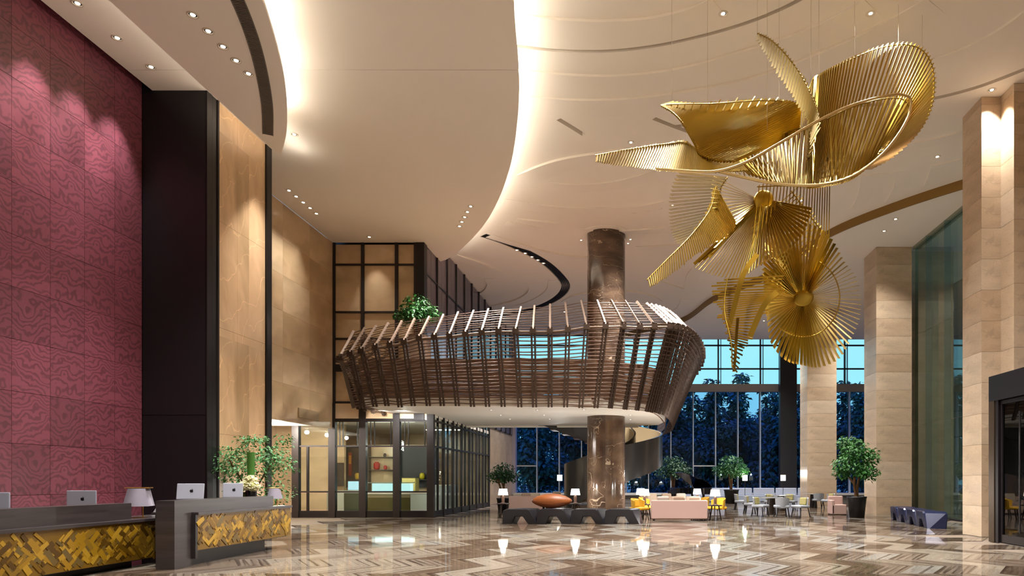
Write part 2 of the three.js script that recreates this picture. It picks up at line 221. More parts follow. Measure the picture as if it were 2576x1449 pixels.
// right-hand ceiling with shallow relief lines
{
  const c = struct('ceiling_main', 'high plaster ceiling with rippled relief lines over the lounge', 'ceiling', bb(-12, 18.3, RC, RC + 0.6, ZF + 0.3, ZB - 0.3), plasterRight);
  const cm = plasterRight;
  const ridge = (px, side, w = 0.9, h0 = 0.1, m = cm, name = 'relief_step') => { const p = spline(px.map(q => onPlane(q[0], q[1], RC)), 28); part(c, name, loft(p.map((a, i) => { const b = p[Math.min(i + 1, p.length - 1)], q = p[Math.max(0, i - 1)], dx = b.x - q.x, dz = b.z - q.z, L = Math.hypot(dx, dz), h = h0 * 0.6, t = i / (p.length - 1), k = Math.min(1, 5 * t + 0.25, 5 * (1 - t) + 0.25), nx = side * dz / L * w, nz = -side * dx / L * w; return [V(a.x, RC + 0.02, a.z), V(a.x, RC - h * k, a.z), V(a.x + nx, RC + 0.001, a.z + nz), V(a.x + nx, RC + 0.02, a.z + nz)]; }), { crease: 0.4 }), m); };
  // recessed air slots are cut out of the ceiling slab
  const cutter = (px, w) => { const p = spline(px.map(q => onPlane(q[0], q[1], RC)), 40), sec = p.map((a, i) => { const b = p[Math.min(i + 1, 40)], q = p[Math.max(0, i - 1)], dx = b.x - q.x, dz = b.z - q.z, L = Math.hypot(dx, dz), nx = dz / L * w / 2, nz = -dx / L * w / 2; return [V(a.x - nx, RC - 0.05, a.z - nz), V(a.x + nx, RC - 0.05, a.z + nz), V(a.x + nx, RC + 0.42, a.z + nz), V(a.x - nx, RC + 0.42, a.z - nz)]; });
    let g = loft(sec); const P = g.attributes.position; let vol = 0; const A = V(), B = V(), D = V(); for (let i = 0; i < P.count; i += 3) { A.fromBufferAttribute(P, i); B.fromBufferAttribute(P, i + 1); D.fromBufferAttribute(P, i + 2); vol += A.dot(B.cross(D)); }
    if (vol < 0) { sec.forEach(s => s.reverse()); g = loft(sec); } return new Brush(g, c.material); };
  const ev = new Evaluator(); ev.attributes = ['position', 'normal', 'uv']; ev.useGroups = false;
  let cut = new Brush(c.geometry, c.material); cut.updateMatrixWorld();
  for (const [px, w] of [[[[1300, 116], [1400, 127], [1520, 129], [1640, 117], [1760, 92], [1880, 57], [1960, 25], [2010, 0], [2060, -30]], 0.11], [[[1700, 318], [1850, 300], [1999, 273], [2180, 265], [2335, 250], [2450, 222], [2576, 175], [2660, 140]], 0.15], [[[1405, 300], [1438, 320], [1470, 340]], 0.16], [[[1645, 298], [1695, 318], [1745, 336]], 0.16], [[[1215, 592], [1250, 603], [1310, 627], [1370, 660], [1408, 694], [1423, 718], [1413, 740], [1380, 762], [1330, 780], [1250, 797]], 0.46]]) { const k = cutter(px, w); k.updateMatrixWorld(); cut = ev.evaluate(cut, k, SUBTRACTION); cut.updateMatrixWorld(); }
  c.geometry = cut.geometry;
  { const pts = spline([[1215, 592], [1250, 603], [1310, 627], [1370, 660], [1408, 694], [1423, 718], [1413, 740], [1380, 762], [1330, 780], [1250, 797]].map(q => onPlane(q[0], q[1], RC)), 50).map(p => [p.x, p.z]), bm = mat(0x2b2b30, 0.5, 0.1);   // graphite blades added so the wide air slot reads dark
    for (const k of [-0.17, -0.085, 0, 0.085, 0.17]) part(c, 'added_slot_blade', loft(insetR(pts, k).map(p => [V(p[0] - 0.012, RC + 0.005, p[1]), V(p[0] + 0.012, RC + 0.005, p[1]), V(p[0] + 0.012, RC + 0.09, p[1]), V(p[0] - 0.012, RC + 0.09, p[1])])), bm); }
  ridge([[1320, 36], [1420, 45], [1520, 48], [1640, 40], [1740, 15], [1790, -6]], 1);
  ridge([[1300, 172], [1400, 182], [1540, 187], [1700, 170], [1850, 130], [1990, 85], [2080, 48], [2175, -2]], 1);
  ridge([[1320, 241], [1450, 248], [1600, 243], [1750, 222], [1880, 195], [2010, 150], [2150, 90], [2250, 40], [2330, -6]], 1);
  ridge([[2345, 148], [2430, 114], [2500, 78], [2590, 15]], 1); ridge([[2290, 360], [2360, 345], [2420, 328]], 1, 0.5, 0.07);
  ridge([[1300, 440], [1340, 420], [1400, 400], [1480, 385], [1570, 373]], 1, 0.9, 0.12); ridge([[1380, 458], [1450, 462], [1540, 455], [1640, 430]], 1, 0.7, 0.08);
  ridge([[1270, 500], [1400, 517], [1500, 521], [1600, 517], [1690, 500]], 1, 0.8, 0.09); ridge([[1278, 556], [1360, 571]], 1, 0.5, 0.1); ridge([[1450, 576], [1560, 578], [1680, 570]], 1, 0.6, 0.1);
  ridge([[1240, 590], [1310, 612], [1400, 636], [1480, 645], [1560, 646]], 1, 0.5, 0.12); ridge([[1300, 548], [1420, 560]], 1);
  ridge([[1310, 690], [1328, 712], [1325, 735], [1290, 755], [1230, 770]], -1, 0.7, 0.12); ridge([[1380, 705], [1372, 730], [1340, 752], [1290, 770]], -1, 0.4, 0.1); ridge([[1218, 700], [1225, 712], [1215, 730], [1198, 739]], -1, 1, 0.12);
  ridge([[1410, 760], [1440, 742], [1500, 732], [1580, 730], [1640, 742], [1668, 758]], 1, 0.5, 0.14); ridge([[1712, 752], [1703, 772], [1680, 786]], -1, 1, 0.14); ridge([[1150, 640], [1200, 655], [1265, 684]], 1, 1, 0.12);
  ridge([[1720, 725], [1728, 690], [1745, 668]], 1, 0.7, 0.1); ridge([[1660, 705], [1722, 726]], 1, 0.7, 0.1); ridge([[1600, 620], [1700, 612], [1800, 590]], 1, 0.9, 0.1);
  ridge([[2165, 441], [2253, 432]], 1, 0.5, 0.07); ridge([[2253, 432], [2249, 470], [2225, 510]], -1, 0.5, 0.07); ridge([[2340, 416], [2420, 398]], 1, 0.5, 0.07); ridge([[2340, 416], [2336, 440], [2322, 470]], -1, 0.5, 0.07); ridge([[2165, 441], [2158, 490], [2135, 530]], -1, 0.5, 0.07);
  // lower soffit on the window side with a gilded edge
  const sp = smooth([[-1.0, ZB], [0.4, -44.6], [3.05, -41.5], [4.33, -36.8], [5.3, -34.7], [6.5, -32.4], [7.87, -26.75], [9.4, -24.2], [10.9, -22.4], [11.62, -21.7]], 60);
  const s = struct('ceiling_edge', 'lower ceiling along the windows with a curved bronze gold edge', 'ceiling', slab([...sp, [11.6, -29.4], [18, -29.6], [18, ZB]], RS, RC), plasterRight);
  part(s, 'gilded_edge', loft(insetR(sp, -0.03).map((p, i) => [V(p[0], RS - 0.02, p[1]), V(sp[i][0] + 0.02, RS - 0.02, sp[i][1]), V(sp[i][0] + 0.02, RC, sp[i][1]), V(p[0], RC, p[1])])), mat(0x8a6a34, 0.4, 0.5));
}
// panelled wall above the shop
{
  const w = struct('wall_panelled', 'beige panelled wall in a dark bronze grid above the shop', 'wall', bb(XL - 0.3, -8.2, 3.95, RC, -26.5, -26.7), bronzeDark);
  const xs = [-11.62, -10.49, -9.17, -8.43], ys = [3.82, 4.49, 5.83, 6.96, 8.0, 9.85, 10.66];
  for (let i = 0; i < 3; i++) for (let j = 0; j < 6; j++) part(w, 'panel', bb(xs[i] + 0.02, xs[i + 1] - 0.02, ys[j] + 0.02, ys[j + 1] - 0.02, -26.36, -26.5), beigeSlab[(i + j) % 2]);
  xs.forEach((x, i) => part(w, 'mullion', bb(x - 0.06, x + 0.06, 3.79, MID, -26.28, -26.42), bronze)); part(w, 'corner_post', bb(-8.4, -8.08, 3.79, MID, -26.26, -26.55), bronzeDark);
  for (const y of ys.slice(0, 6)) part(w, 'rail', bb(XL, -8.4, y - (y === 5.83 ? 0.14 : 0.035), y + (y === 5.83 ? 0.14 : 0.035), -26.3, -26.42), bronze);
  const s = struct('wall_panelled_side', 'tall side wall of grey violet glass panels between dark mullions', 'wall', bb(-8.4, -8.2, 4.5, RC, -26.55, ZB), bronzeDark);
  const pm = mat(0x6f6672, 0.22, 0.25);
  for (let k = 0; k < 13; k++) for (const [a, b] of [[4.5, 9.58], [9.62, 11.35]]) for (const q of [0, 1]) { const z = -26.55 - k * 1.53 - q * 0.765; if (z - 0.76 < ZB) continue; part(s, 'panel', bb(-8.2, -8.13, a, b, z - 0.01, z - 0.755), pm); }
  for (let k = 0; k < 14; k++) { const z = -26.6 - k * 1.53; if (z < ZB) break; part(s, 'mullion', bb(-8.2, -8.08, 4.45, RC, z + 0.05, z - 0.05), bronzeDark); }
  part(s, 'rail', bb(-8.2, -8.1, 9.57, 9.63, -26.55, ZB), bronzeDark);
}
struct('wall_lounge_side', 'pale stone wall between the shop and the rear windows', 'wall', bb(-8.4, -8.2, 0, 4.5, -37, ZB), stoneMats[1]);
// shop front of dark frames and clear panes
{
  const w = struct('window_2', 'shop front of dark bronze frames with clear panes', 'shop front'), Z = -26.36;
  const xs = [-13.1, -11.68, -10.49, -9.17, -7.85], hs = [0.28, 1.0, 2.78, 3.8];
  xs.forEach((x, i) => part(w, 'post', bb(x - 0.13, x + 0.13, 0, i === 0 ? 3.76 : 4.45, Z + 0.1, Z - 0.12), bronze));
  for (let i = 0; i < 4; i++) { const a = xs[i] + 0.13, b = xs[i + 1] - 0.13;
    part(w, 'base_rail', bb(a, b, 0, 0.26, Z + 0.05, Z - 0.1), bronzeDark); for (const y of [1.0, 2.78, 3.76]) part(w, 'rail', bb(a, b, y - 0.03, y + 0.03, Z + 0.04, Z - 0.06), bronze);
    for (let j = 0; j < 3; j++) part(w, 'pane', bb(a, b, hs[j] + 0.03, hs[j + 1] - 0.06, Z - 0.005, Z - 0.013), shopGlass);
    if (i > 0) { part(w, 'transom_panel', bb(a, b, 3.8, 4.44, Z + 0.05, Z + 0.02), beigeSlab[0]); for (const f of [0.16, 0.3, 0.9]) part(w, 'bar', bb(lerp(a, b, f) - 0.012, lerp(a, b, f) + 0.012, 2.8, 3.75, Z + 0.02, Z - 0.03), bronzeDark); }
    else part(w, 'bar', bb(a + 0.28, a + 0.36, 0.26, 2.76, Z + 0.03, Z - 0.05), bronzeDark); }
  const s = struct('window_3', 'long glazed shop side with tall dark posts', 'shop front'), X = -7.78;
  for (let k = 0; k < 8; k++) { const z = Z - 0.1 - k * 1.48; part(s, 'post', bb(X - 0.07, X + 0.03, 0, 4.42, z + 0.07, z - 0.07), bronze); if (k === 7) break;
    part(s, 'base_rail', bb(X - 0.1, X, 0, 0.24, z - 0.07, z - 1.41), bronzeDark); for (const y of [2.78, 3.8, 4.42]) part(s, 'rail', bb(X - 0.1, X + 0.02, y - 0.035, y + 0.035, z - 0.07, z - 1.41), bronze);
    for (const [a, b] of [[0.24, 2.75], [2.82, 3.76], [3.84, 4.38]]) part(s, 'pane', bb(X - 0.05, X - 0.042, a, b, z - 0.07, z - 1.41), shopGlass);
    part(s, 'bar', bb(X - 0.08, X, 0.24, 4.38, z - 0.71, z - 0.75), bronzeDark); }
}
// window wall at the end of the lounge
{
  const w = struct('window_1', 'tall glazed end wall of the lounge looking onto dusk trees', 'window wall'), Z = ZB;
  const xs = []; for (let k = 0; k < 18; k++) xs.push(-8.05 + k * 1.53);
  xs.forEach((x, i) => { part(w, 'glass_fin', bb(x - 0.02, x + 0.02, 0.55, 7.49, Z + 0.35, Z), fin); part(w, 'fin_post', bb(x - 0.05, x + 0.05, 0.55, 7.49, Z, Z - 0.08), steelBlue); if (i < 17) { part(w, 'pane', bb(x + 0.05, x + 1.48, 0.55, 7.49, Z - 0.03, Z - 0.04), blueGlass); for (const [a, b] of [[8.01, 9.05], [9.12, 10.66], [10.73, 11.38]]) part(w, 'pane', bb(x + 0.0, x + 1.53, a, b, Z - 0.03, Z - 0.04), glass); } });
  for (let x = -8.57; x < 18; x += 2.9) { part(w, 'mullion', bb(x - 0.05, x + 0.05, 8.01, RC, Z + 0.06, Z - 0.1), steelBlue); part(w, 'mullion', bb(x + 0.16, x + 0.2, 8.01, RC, Z + 0.06, Z - 0.1), steelBlue); }
  for (const y of [9.08, 10.69]) part(w, 'transom', bb(-8.1, 18, y - 0.045, y + 0.045, Z + 0.06, Z - 0.1), steelBlue);
  part(w, 'beam', bb(-8.1, 18, 7.49, 8.01, Z + 0.2, Z - 0.2), mat(0x8f8c8a, 0.5)); part(w, 'head', bb(-8.1, 18, RC - 0.06, RC + 0.1, Z + 0.1, Z - 0.1), steelBlue);
  part(w, 'sill', bb(-8.1, 18, 0.4, 0.55, Z + 0.7, Z - 0.1), mat(0xd2cfc9, 0.4)); part(w, 'sill_front', bb(-8.1, 18, 0, 0.4, Z + 0.55, Z - 0.1), mat(0x6e6862, 0.5));
  for (const [a, b] of [[0, 1], [8, 9]]) part(w, 'door_head', bb(xs[a], xs[b], 2.36, 2.44, Z + 0.06, Z - 0.06), mat(0xb6b6b6, 0.3, 0.4));
  part(w, 'steel_column', bb(9.98, 11.1, 0, RC, Z + 1.0, Z + 0.45), mat(0x242328, 0.4, 0.2));
  part(w, 'corner_pier', bb(-8.2, -7.95, 0, RC, Z + 0.5, Z - 0.2), mat(0x9a8f98, 0.5));
}
// stone pilasters built in courses
function pilaster(label, blocks, top, course) { const t = thing('stone_pilaster', label, 'pilaster'); top -= 0.006; blocks.forEach(([x0, x1, z0, z1], q) => { for (let r = 0, y = 0; y < top - 0.01; r++, y += course) { const y1 = Math.min(top, y + course - 0.006); part(t, 'stone_course', bb(x0, x1, y, y1, z0, z1), stoneMats[Math.floor(h2(r, q, blocks.length) * 3)]); } part(t, 'core', bb(x0 + 0.01, x1 - 0.01, 0, top, z0 - 0.01, z1 + 0.01), stoneMats[1]); }); return t; }
pilaster('stepped beige stone pilaster beside the dark entrance doors', [[9.05, 9.55, -17.5, -18.5], [9.55, 11.58, -16.9, -18.5]], RC, 0.8);
pilaster('beige stone pilaster between the tall glass and lounge', [[10.1, 11.57, -27.95, -29.4]], RS, 0.74);
pilaster('far beige stone pilaster near the rear windows', [[9.85, 11.5, -38, -39.6]], RS, 0.74);
// side glazing between the pilasters
{
  const w = struct('window_4', 'tall greenish glass side wall between stone pilasters', 'window wall');
  const gg = mat(0xe0eee8, 0.0, 0, { transmission: 1, thickness: 0, ior: 1.5 });
  for (let k = 0; k < 6; k++) { const z = -18.5 - k * 1.575; for (const [a, b] of [[0.05, 3.7], [3.72, 7.4], [7.42, 11.0]]) part(w, 'pane', bb(XR + 0.1, XR + 0.11, a, b, z - 0.01, z - 1.565), gg); part(w, 'glass_fin', bb(XR - 0.15, XR + 0.1, 0.05, 11.0, z - 0.006, z + 0.006), glass); }
  part(w, 'head', bb(XR, XR + 0.3, 11.0, 11.4, -18.5, -27.95), mat(0x7f8470, 0.4)); part(w, 'sill', bb(XR, XR + 0.3, 0, 0.05, -18.5, -27.95), bronzeDark);
  const o = struct('wall_outside', 'grey stone tiled wall of the forecourt behind the side glass', 'wall', bb(14.0, 14.3, 0, 10, -17, -34), mat(0x5c5a58, 0.7));
  for (let r = 0; r < 9; r++) for (let c = 0; c < 12; c++) part(o, 'wall_tile', bb(13.96, 14.0, r * 1.1 + 0.01, r * 1.1 + 1.09, -18 - c * 1.3, -18 - c * 1.3 - 1.28), mat(h2(r, c) < 0.5 ? 0x7c7a76 : 0x888580, 0.6));
}
// entrance vestibule
{
  const v = struct('door_1', 'dark bronze entrance with tall glass doors and bar handles', 'entrance doors'), X = 8.57;
  part(v, 'header', bb(X, XR, 3.35, 3.95, -16.24, -10), bronzeDark); part(v, 'frame_end', bb(X, X + 0.35, 0, 3.35, -16.24, -16.0), mat(0x4a3b2c, 0.35, 0.5)); part(v, 'frame_post', bb(X + 0.02, X + 0.3, 0, 3.35, -15.98, -15.86), bronzeDark);
  part(v, 'end_wall', bb(X + 0.35, XR, 0, 3.95, -16.24, -16.1), bronzeDark);
  for (let k = 0; k < 5; k++) { const z0 = -15.84 + k * 1.14; part(v, 'door_leaf_glass', bb(X + 0.1, X + 0.11, 0.2, 3.25, z0 + 0.06, z0 + 1.04), mat(0x8a949c, 0.0, 0, { transmission: 1, thickness: 0 }));
    for (const [a, b] of [[0, 0.06], [1.04, 1.1]]) part(v, 'door_stile', bb(X + 0.07, X + 0.14, 0.02, 3.33, z0 + a, z0 + b), bronzeDark); part(v, 'door_rail', bb(X + 0.07, X + 0.14, 0.02, 0.2, z0 + 0.06, z0 + 1.04), bronze); part(v, 'door_rail', bb(X + 0.07, X + 0.14, 3.25, 3.33, z0 + 0.06, z0 + 1.04), bronzeDark);
    const hz = k % 2 ? z0 + 0.14 : z0 + 0.94; part(v, 'pull_handle', off(cyl(0.022, 0.022, 2.7, 10), X - 0.02, 0.3, hz), mat(0x5a5d66, 0.2, 1)); for (const y of [0.6, 1.6, 2.7]) part(v, 'handle_bracket', bb(X - 0.02, X + 0.1, y, y + 0.03, hz - 0.015, hz + 0.015), mat(0x8a8d96, 0.2, 1)); }
  part(v, 'inner_wall', bb(XR - 0.05, XR, 0, 3.35, -16.1, -10), mat(0x3c3a3c, 0.5)); part(v, 'inner_floor', bb(X + 0.05, XR, -0.01, 0.002, -16.1, -10), mat(0x777069, 0.2));
}
// ---------- marble column ----------
{
  const t = thing('marble_column', 'round dark brown marble column with pale veins rising through the balcony', 'column', -1.05, 0, -27.4);
  const g = new THREE.CylinderGeometry(0.77, 0.77, 7.5, 48, 1, true).translate(0, 3.75, 0), g2 = new THREE.CylinderGeometry(0.77, 0.77, RC - 7.508, 48, 1, true).translate(0, 7.508 + (RC - 7.508) / 2, 0);
  part(t, 'shaft_drum', g, brownMarble); const d2 = part(t, 'shaft_drum', g2, brownMarble); d2.rotation.y = 2.1;
  part(t, 'joint', off(cyl(0.76, 0.76, 0.05, 40), 0, 7.48, 0), black);
  part(t, 'ceiling_collar', new THREE.LatheGeometry([[0.79, RC - 0.03], [1.02, RC - 0.03], [1.05, RC - 0.01], [1.05, RC]].map(p => new THREE.Vector2(p[0], p[1])), 48), plasterRight);
}
// ---------- balcony wrapped in a nest of bronze ribs ----------
{
  const t = thing('mezzanine_balcony', 'raised balcony wrapped in a basket of bronze ribs and rods', 'balcony');
  const bot = [], kink = [], tip = [], SB = 4.0;
  const kb = [[855, 898, 890, 1022, 890, 833], [881, 888, 914, 1022, 918, 825], [909, 880, 944, 1019, 946, 820], [944, 871, 974, 1017, 977, 813], [981, 865, 1007, 1020, 1011, 808], [1017, 858, 1040, 1017, 1043, 802], [1055, 848, 1078, 1017, 1080, 797], [1093, 845, 1113, 1017, 1116, 792], [1131, 842, 1151, 1017, 1153, 786], [1171, 837, 1189, 1019, 1192, 782], [1212, 833, 1227, 1019, 1229, 778], [1254, 830, 1266, 1019, 1267, 775], [1297, 830, 1308, 1020, 1311, 773], [1341, 830, 1345, 1020, 1345, 770], [1384, 830, 1384, 1020, 1384, 766], [1429, 826, 1423, 1020, 1422, 762], [1476, 819, 1461, 1022, 1462, 757], [1524, 818, 1499, 1022, 1502, 756], [1569, 817, 1535, 1023, 1537, 756], [1610, 819, 1572, 1026, 1572, 757], [1647, 818, 1602, 1028, 1602, 759], [1686, 818, 1627, 1031, 1627, 763], [1709, 821, 1649, 1034, 1649, 767], [1731, 828, 1667, 1039, 1668, 773], [1746, 840, 1678, 1046, 1684, 782], [1755, 851, 1685, 1053, 1698, 793], [1763, 862, 1690, 1062, 1708, 806], [1768, 877, 1692, 1070, 1714, 822], [1769, 895, 1690, 1078, 1716, 842], [1764, 915, 1682, 1085, 1712, 864], [1752, 936, 1668, 1091, 1702, 888]];
  for (const [x, z, kx, kz] of [[-9.5, -25.9, -10.1, -25.9], [-9.6, -25.1, -10.2, -25.0], [-9.6, -24.3, -10.1, -24.1], [-9.55, -23.6, -10.05, -23.2]]) { bot.push(V(x, SB, z)); kink.push(V(kx, 5.62, kz)); tip.push(V(kx + 0.9, 6.5, kz - 0.1)); }
  kb.forEach((r, i) => { const db = i < 18 ? 23 : 2.5 * F / (VY - r[3]), dk = i < 18 ? 22.5 : Math.max(22.6, 5.22 * F / (VY - r[1])); bot.push(at(r[2], r[3], db)); kink.push(at(r[0], r[1], dk)); tip.push(at(r[4], r[5], i < 24 ? db + 0.6 : dk + 0.5)); });
  { const ins = (A, k) => { const o = A.slice(0, k); for (let i = k; i < A.length - 1; i++) o.push(A[i], A[i].clone().lerp(A[i + 1], 0.5)); o.push(A[A.length - 1]); return o; }; for (const A of [bot, kink, tip]) { const B = ins(A, 25); A.length = 0; A.push(...B); } }
  const n = bot.length, dir = i => bot[Math.min(n - 1, i + 1)].clone().sub(bot[Math.max(0, i - 1)]).setY(0).normalize();
  for (let i = 0; i < n; i++) { const d = dir(i).multiplyScalar(0.055), out = V(-d.z, 0, d.x).normalize(), gs = [];
    for (const s of [-1, 1]) { const o = d.clone().multiplyScalar(s); gs.push(bar(bot[i].clone().add(o).add(V(0, -0.06, 0)), kink[i].clone().add(o).add(V(0, 0.1, 0)), 0.055, 0.09, out)); }
    const rib = part(t, 'rib', merge(gs), ribM); part(rib, 'rib_tip', bar(kink[i].clone(), tip[i], 0.06, 0.08, out), tipM); part(rib, 'bracket', off(bx(0.2, 0.16, 0.12), kink[i].x, kink[i].y - 0.05, kink[i].z), ribM); }
  for (let k = 0; k < 21; k++) { const f = 0.02 + k / 21.5; const pts = bot.map((b, i) => { const p = b.clone().lerp(kink[i], f); p.y += 0.035 * (h2(i, k, 6) - 0.5); return p; }); part(t, 'rod', tube(pts, 0.021, n * 3, 5), rodM); }
  for (let k = 0; k < 9; k++) { const f = 0.06 + k / 9.4; const pts = kink.map((b, i) => { const p = b.clone().lerp(tip[i], f); p.y += 0.03 * (h2(i, k, 7) - 0.5); return p; }); part(t, 'rod', tube(pts, 0.014, n * 3, 5), rodM); }
  part(t, 'handrail', tube(kink.map(p => p.clone().add(V(0, -0.06, 0))), 0.035, n * 3, 6), tipM);
  // timber-clad parapet behind the ribs
  const inw = i => { const d = dir(i); return V(d.z, 0, -d.x); };
  const P = bot.map((b, i) => [b.clone().addScaledVector(inw(i), 0.34), b.clone().addScaledVector(inw(i), 0.1).setY(5.62)]);
  const lo = spline(P.map(p => p[0]), 60), hi = spline(P.map(p => p[1]), 60);
  const clad = mat(0xffffff, 0.45, 0.1, { map: rep(tex(256, 256, (u, v) => { const k = 0.7 + 0.5 * fbm(u * 4, v * 40, 3); return [142 * k, 108 * k, 84 * k]; }), 0.5, 0.5) });
  for (let r = 0; r < 8; r++) part(t, 'cladding_board', loft(lo.map((a, i) => { const b = hi[i], p = a.clone().lerp(b, r / 8 + 0.003), q = a.clone().lerp(b, (r + 1) / 8 - 0.008), c = V(-2.5, 0, -29); const o = V(c.x - a.x, 0, c.z - a.z).normalize().multiplyScalar(0.05 + (r % 2) * 0.012); return [p, q, q.clone().add(o), p.clone().add(o)]; })), clad);
  // slab and white soffit
  const out = bot.map((b, i) => b.clone().addScaledVector(inw(i), 0.3)).map(p => [p.x, p.z]).slice(0, -8);
  const S = spline(out.map(p => V(p[0], 0, p[1])), 60).map(p => [p.x, p.z]);
  const body = [...S, [1.2, -31.6], [0.3, -32], [-7.95, -32], [-7.95, -26.0]];
  part(t, 'white_soffit', slab(body, SB + 0.02, SB + 0.3), mat(0xefe7da, 0.5)); part(t, 'deck', slab(body.map(p => [p[0], p[1]]), SB + 0.31, SB + 0.36), mat(0x6b4e38, 0.4));
  part(t, 'soffit_edge', bb(-7.95, 0.3, SB - 0.06, SB + 0.36, -32, -32.08), mat(0xefe7da, 0.5));
  const rail = []; for (let x = -7.9; x < 0.6; x += 1.2) rail.push(off(bx(0.04, 1.05, 0.04), x, SB + 0.85, -31.9)); rail.push(off(bx(8.6, 0.05, 0.06), -3.6, SB + 1.4, -31.9)); part(t, 'rear_railing', merge(rail), bronzeDark);
}
// ---------- curved stair behind the column ----------
{
  const t = thing('curved_stair', 'curved charcoal staircase sweeping up to the balcony behind the column', 'staircase'), cx = -0.87, cz = -31.6;
  const path = (R, s) => { if (s <= 0.72) { const th = Math.PI * (1 - s / 0.72 * 1.5); return V(cx + R * Math.cos(th), 0, cz + R * Math.sin(th)); } const f = (s - 0.72) / 0.28, z0 = cz - R; return V(lerp(cx, -4.4, f), 0, lerp(z0, z0 + 1.0 * f, f)); };
  const low = [[0, -0.0], [0.08, 0.05], [0.24, 1.2], [0.36, 1.75], [0.48, 2.24], [0.6, 2.7], [0.72, 2.8], [1, 4.1]], top = [[0, 2.1], [0.12, 2.35], [0.24, 2.85], [0.36, 3.25], [0.48, 3.64], [0.6, 4.0], [0.72, 4.4], [1, 5.3]];
  const ip = (A, s) => { for (let i = 1; i < A.length; i++) if (s <= A[i][0]) return lerp(A[i - 1][1], A[i][1], (s - A[i - 1][0]) / (A[i][0] - A[i - 1][0])); return A[A.length - 1][1]; };
  const N = 64, char = mat(0x34302f, 0.26, 0.1, { clearcoat: 0.3 }), cream = mat(0xcdb48c, 0.5);
  for (const [R, nm] of [[2.3, 'outer_balustrade'], [1.05, 'inner_balustrade']]) {
    const sec = [], sec2 = []; for (let i = 0; i <= N; i++) { const s = i / N, a = path(R, s), b = path(R - 0.07, s), c = path(R - 0.1, s), l = ip(low, s), h = ip(top, s); sec.push([a.clone().setY(l), a.clone().setY(h), b.clone().setY(h), b.clone().setY(l)]); if (s > 0.34 && s < 0.66) sec2.push([b.clone().setY(l + 0.3), b.clone().setY(h - 0.01), c.clone().setY(h - 0.01), c.clone().setY(l + 0.3)]); }
    part(t, nm, loft(sec, { crease: 0.5 }), char); part(t, 'inner_lining', loft(sec2, { crease: 0.5 }), cream); }
  for (let k = 0; k < 24; k++) { const s0 = k / 24, s1 = (k + 1) / 24, y = ip(low, s0) + 0.28, A = [path(2.2, s0), path(2.2, s1), path(1.1, s1), path(1.1, s0)]; part(t, 'step', slab(A.map(p => [p.x, p.z]), y - 0.17, y), mat(0x5a4636, 0.4)); }
}
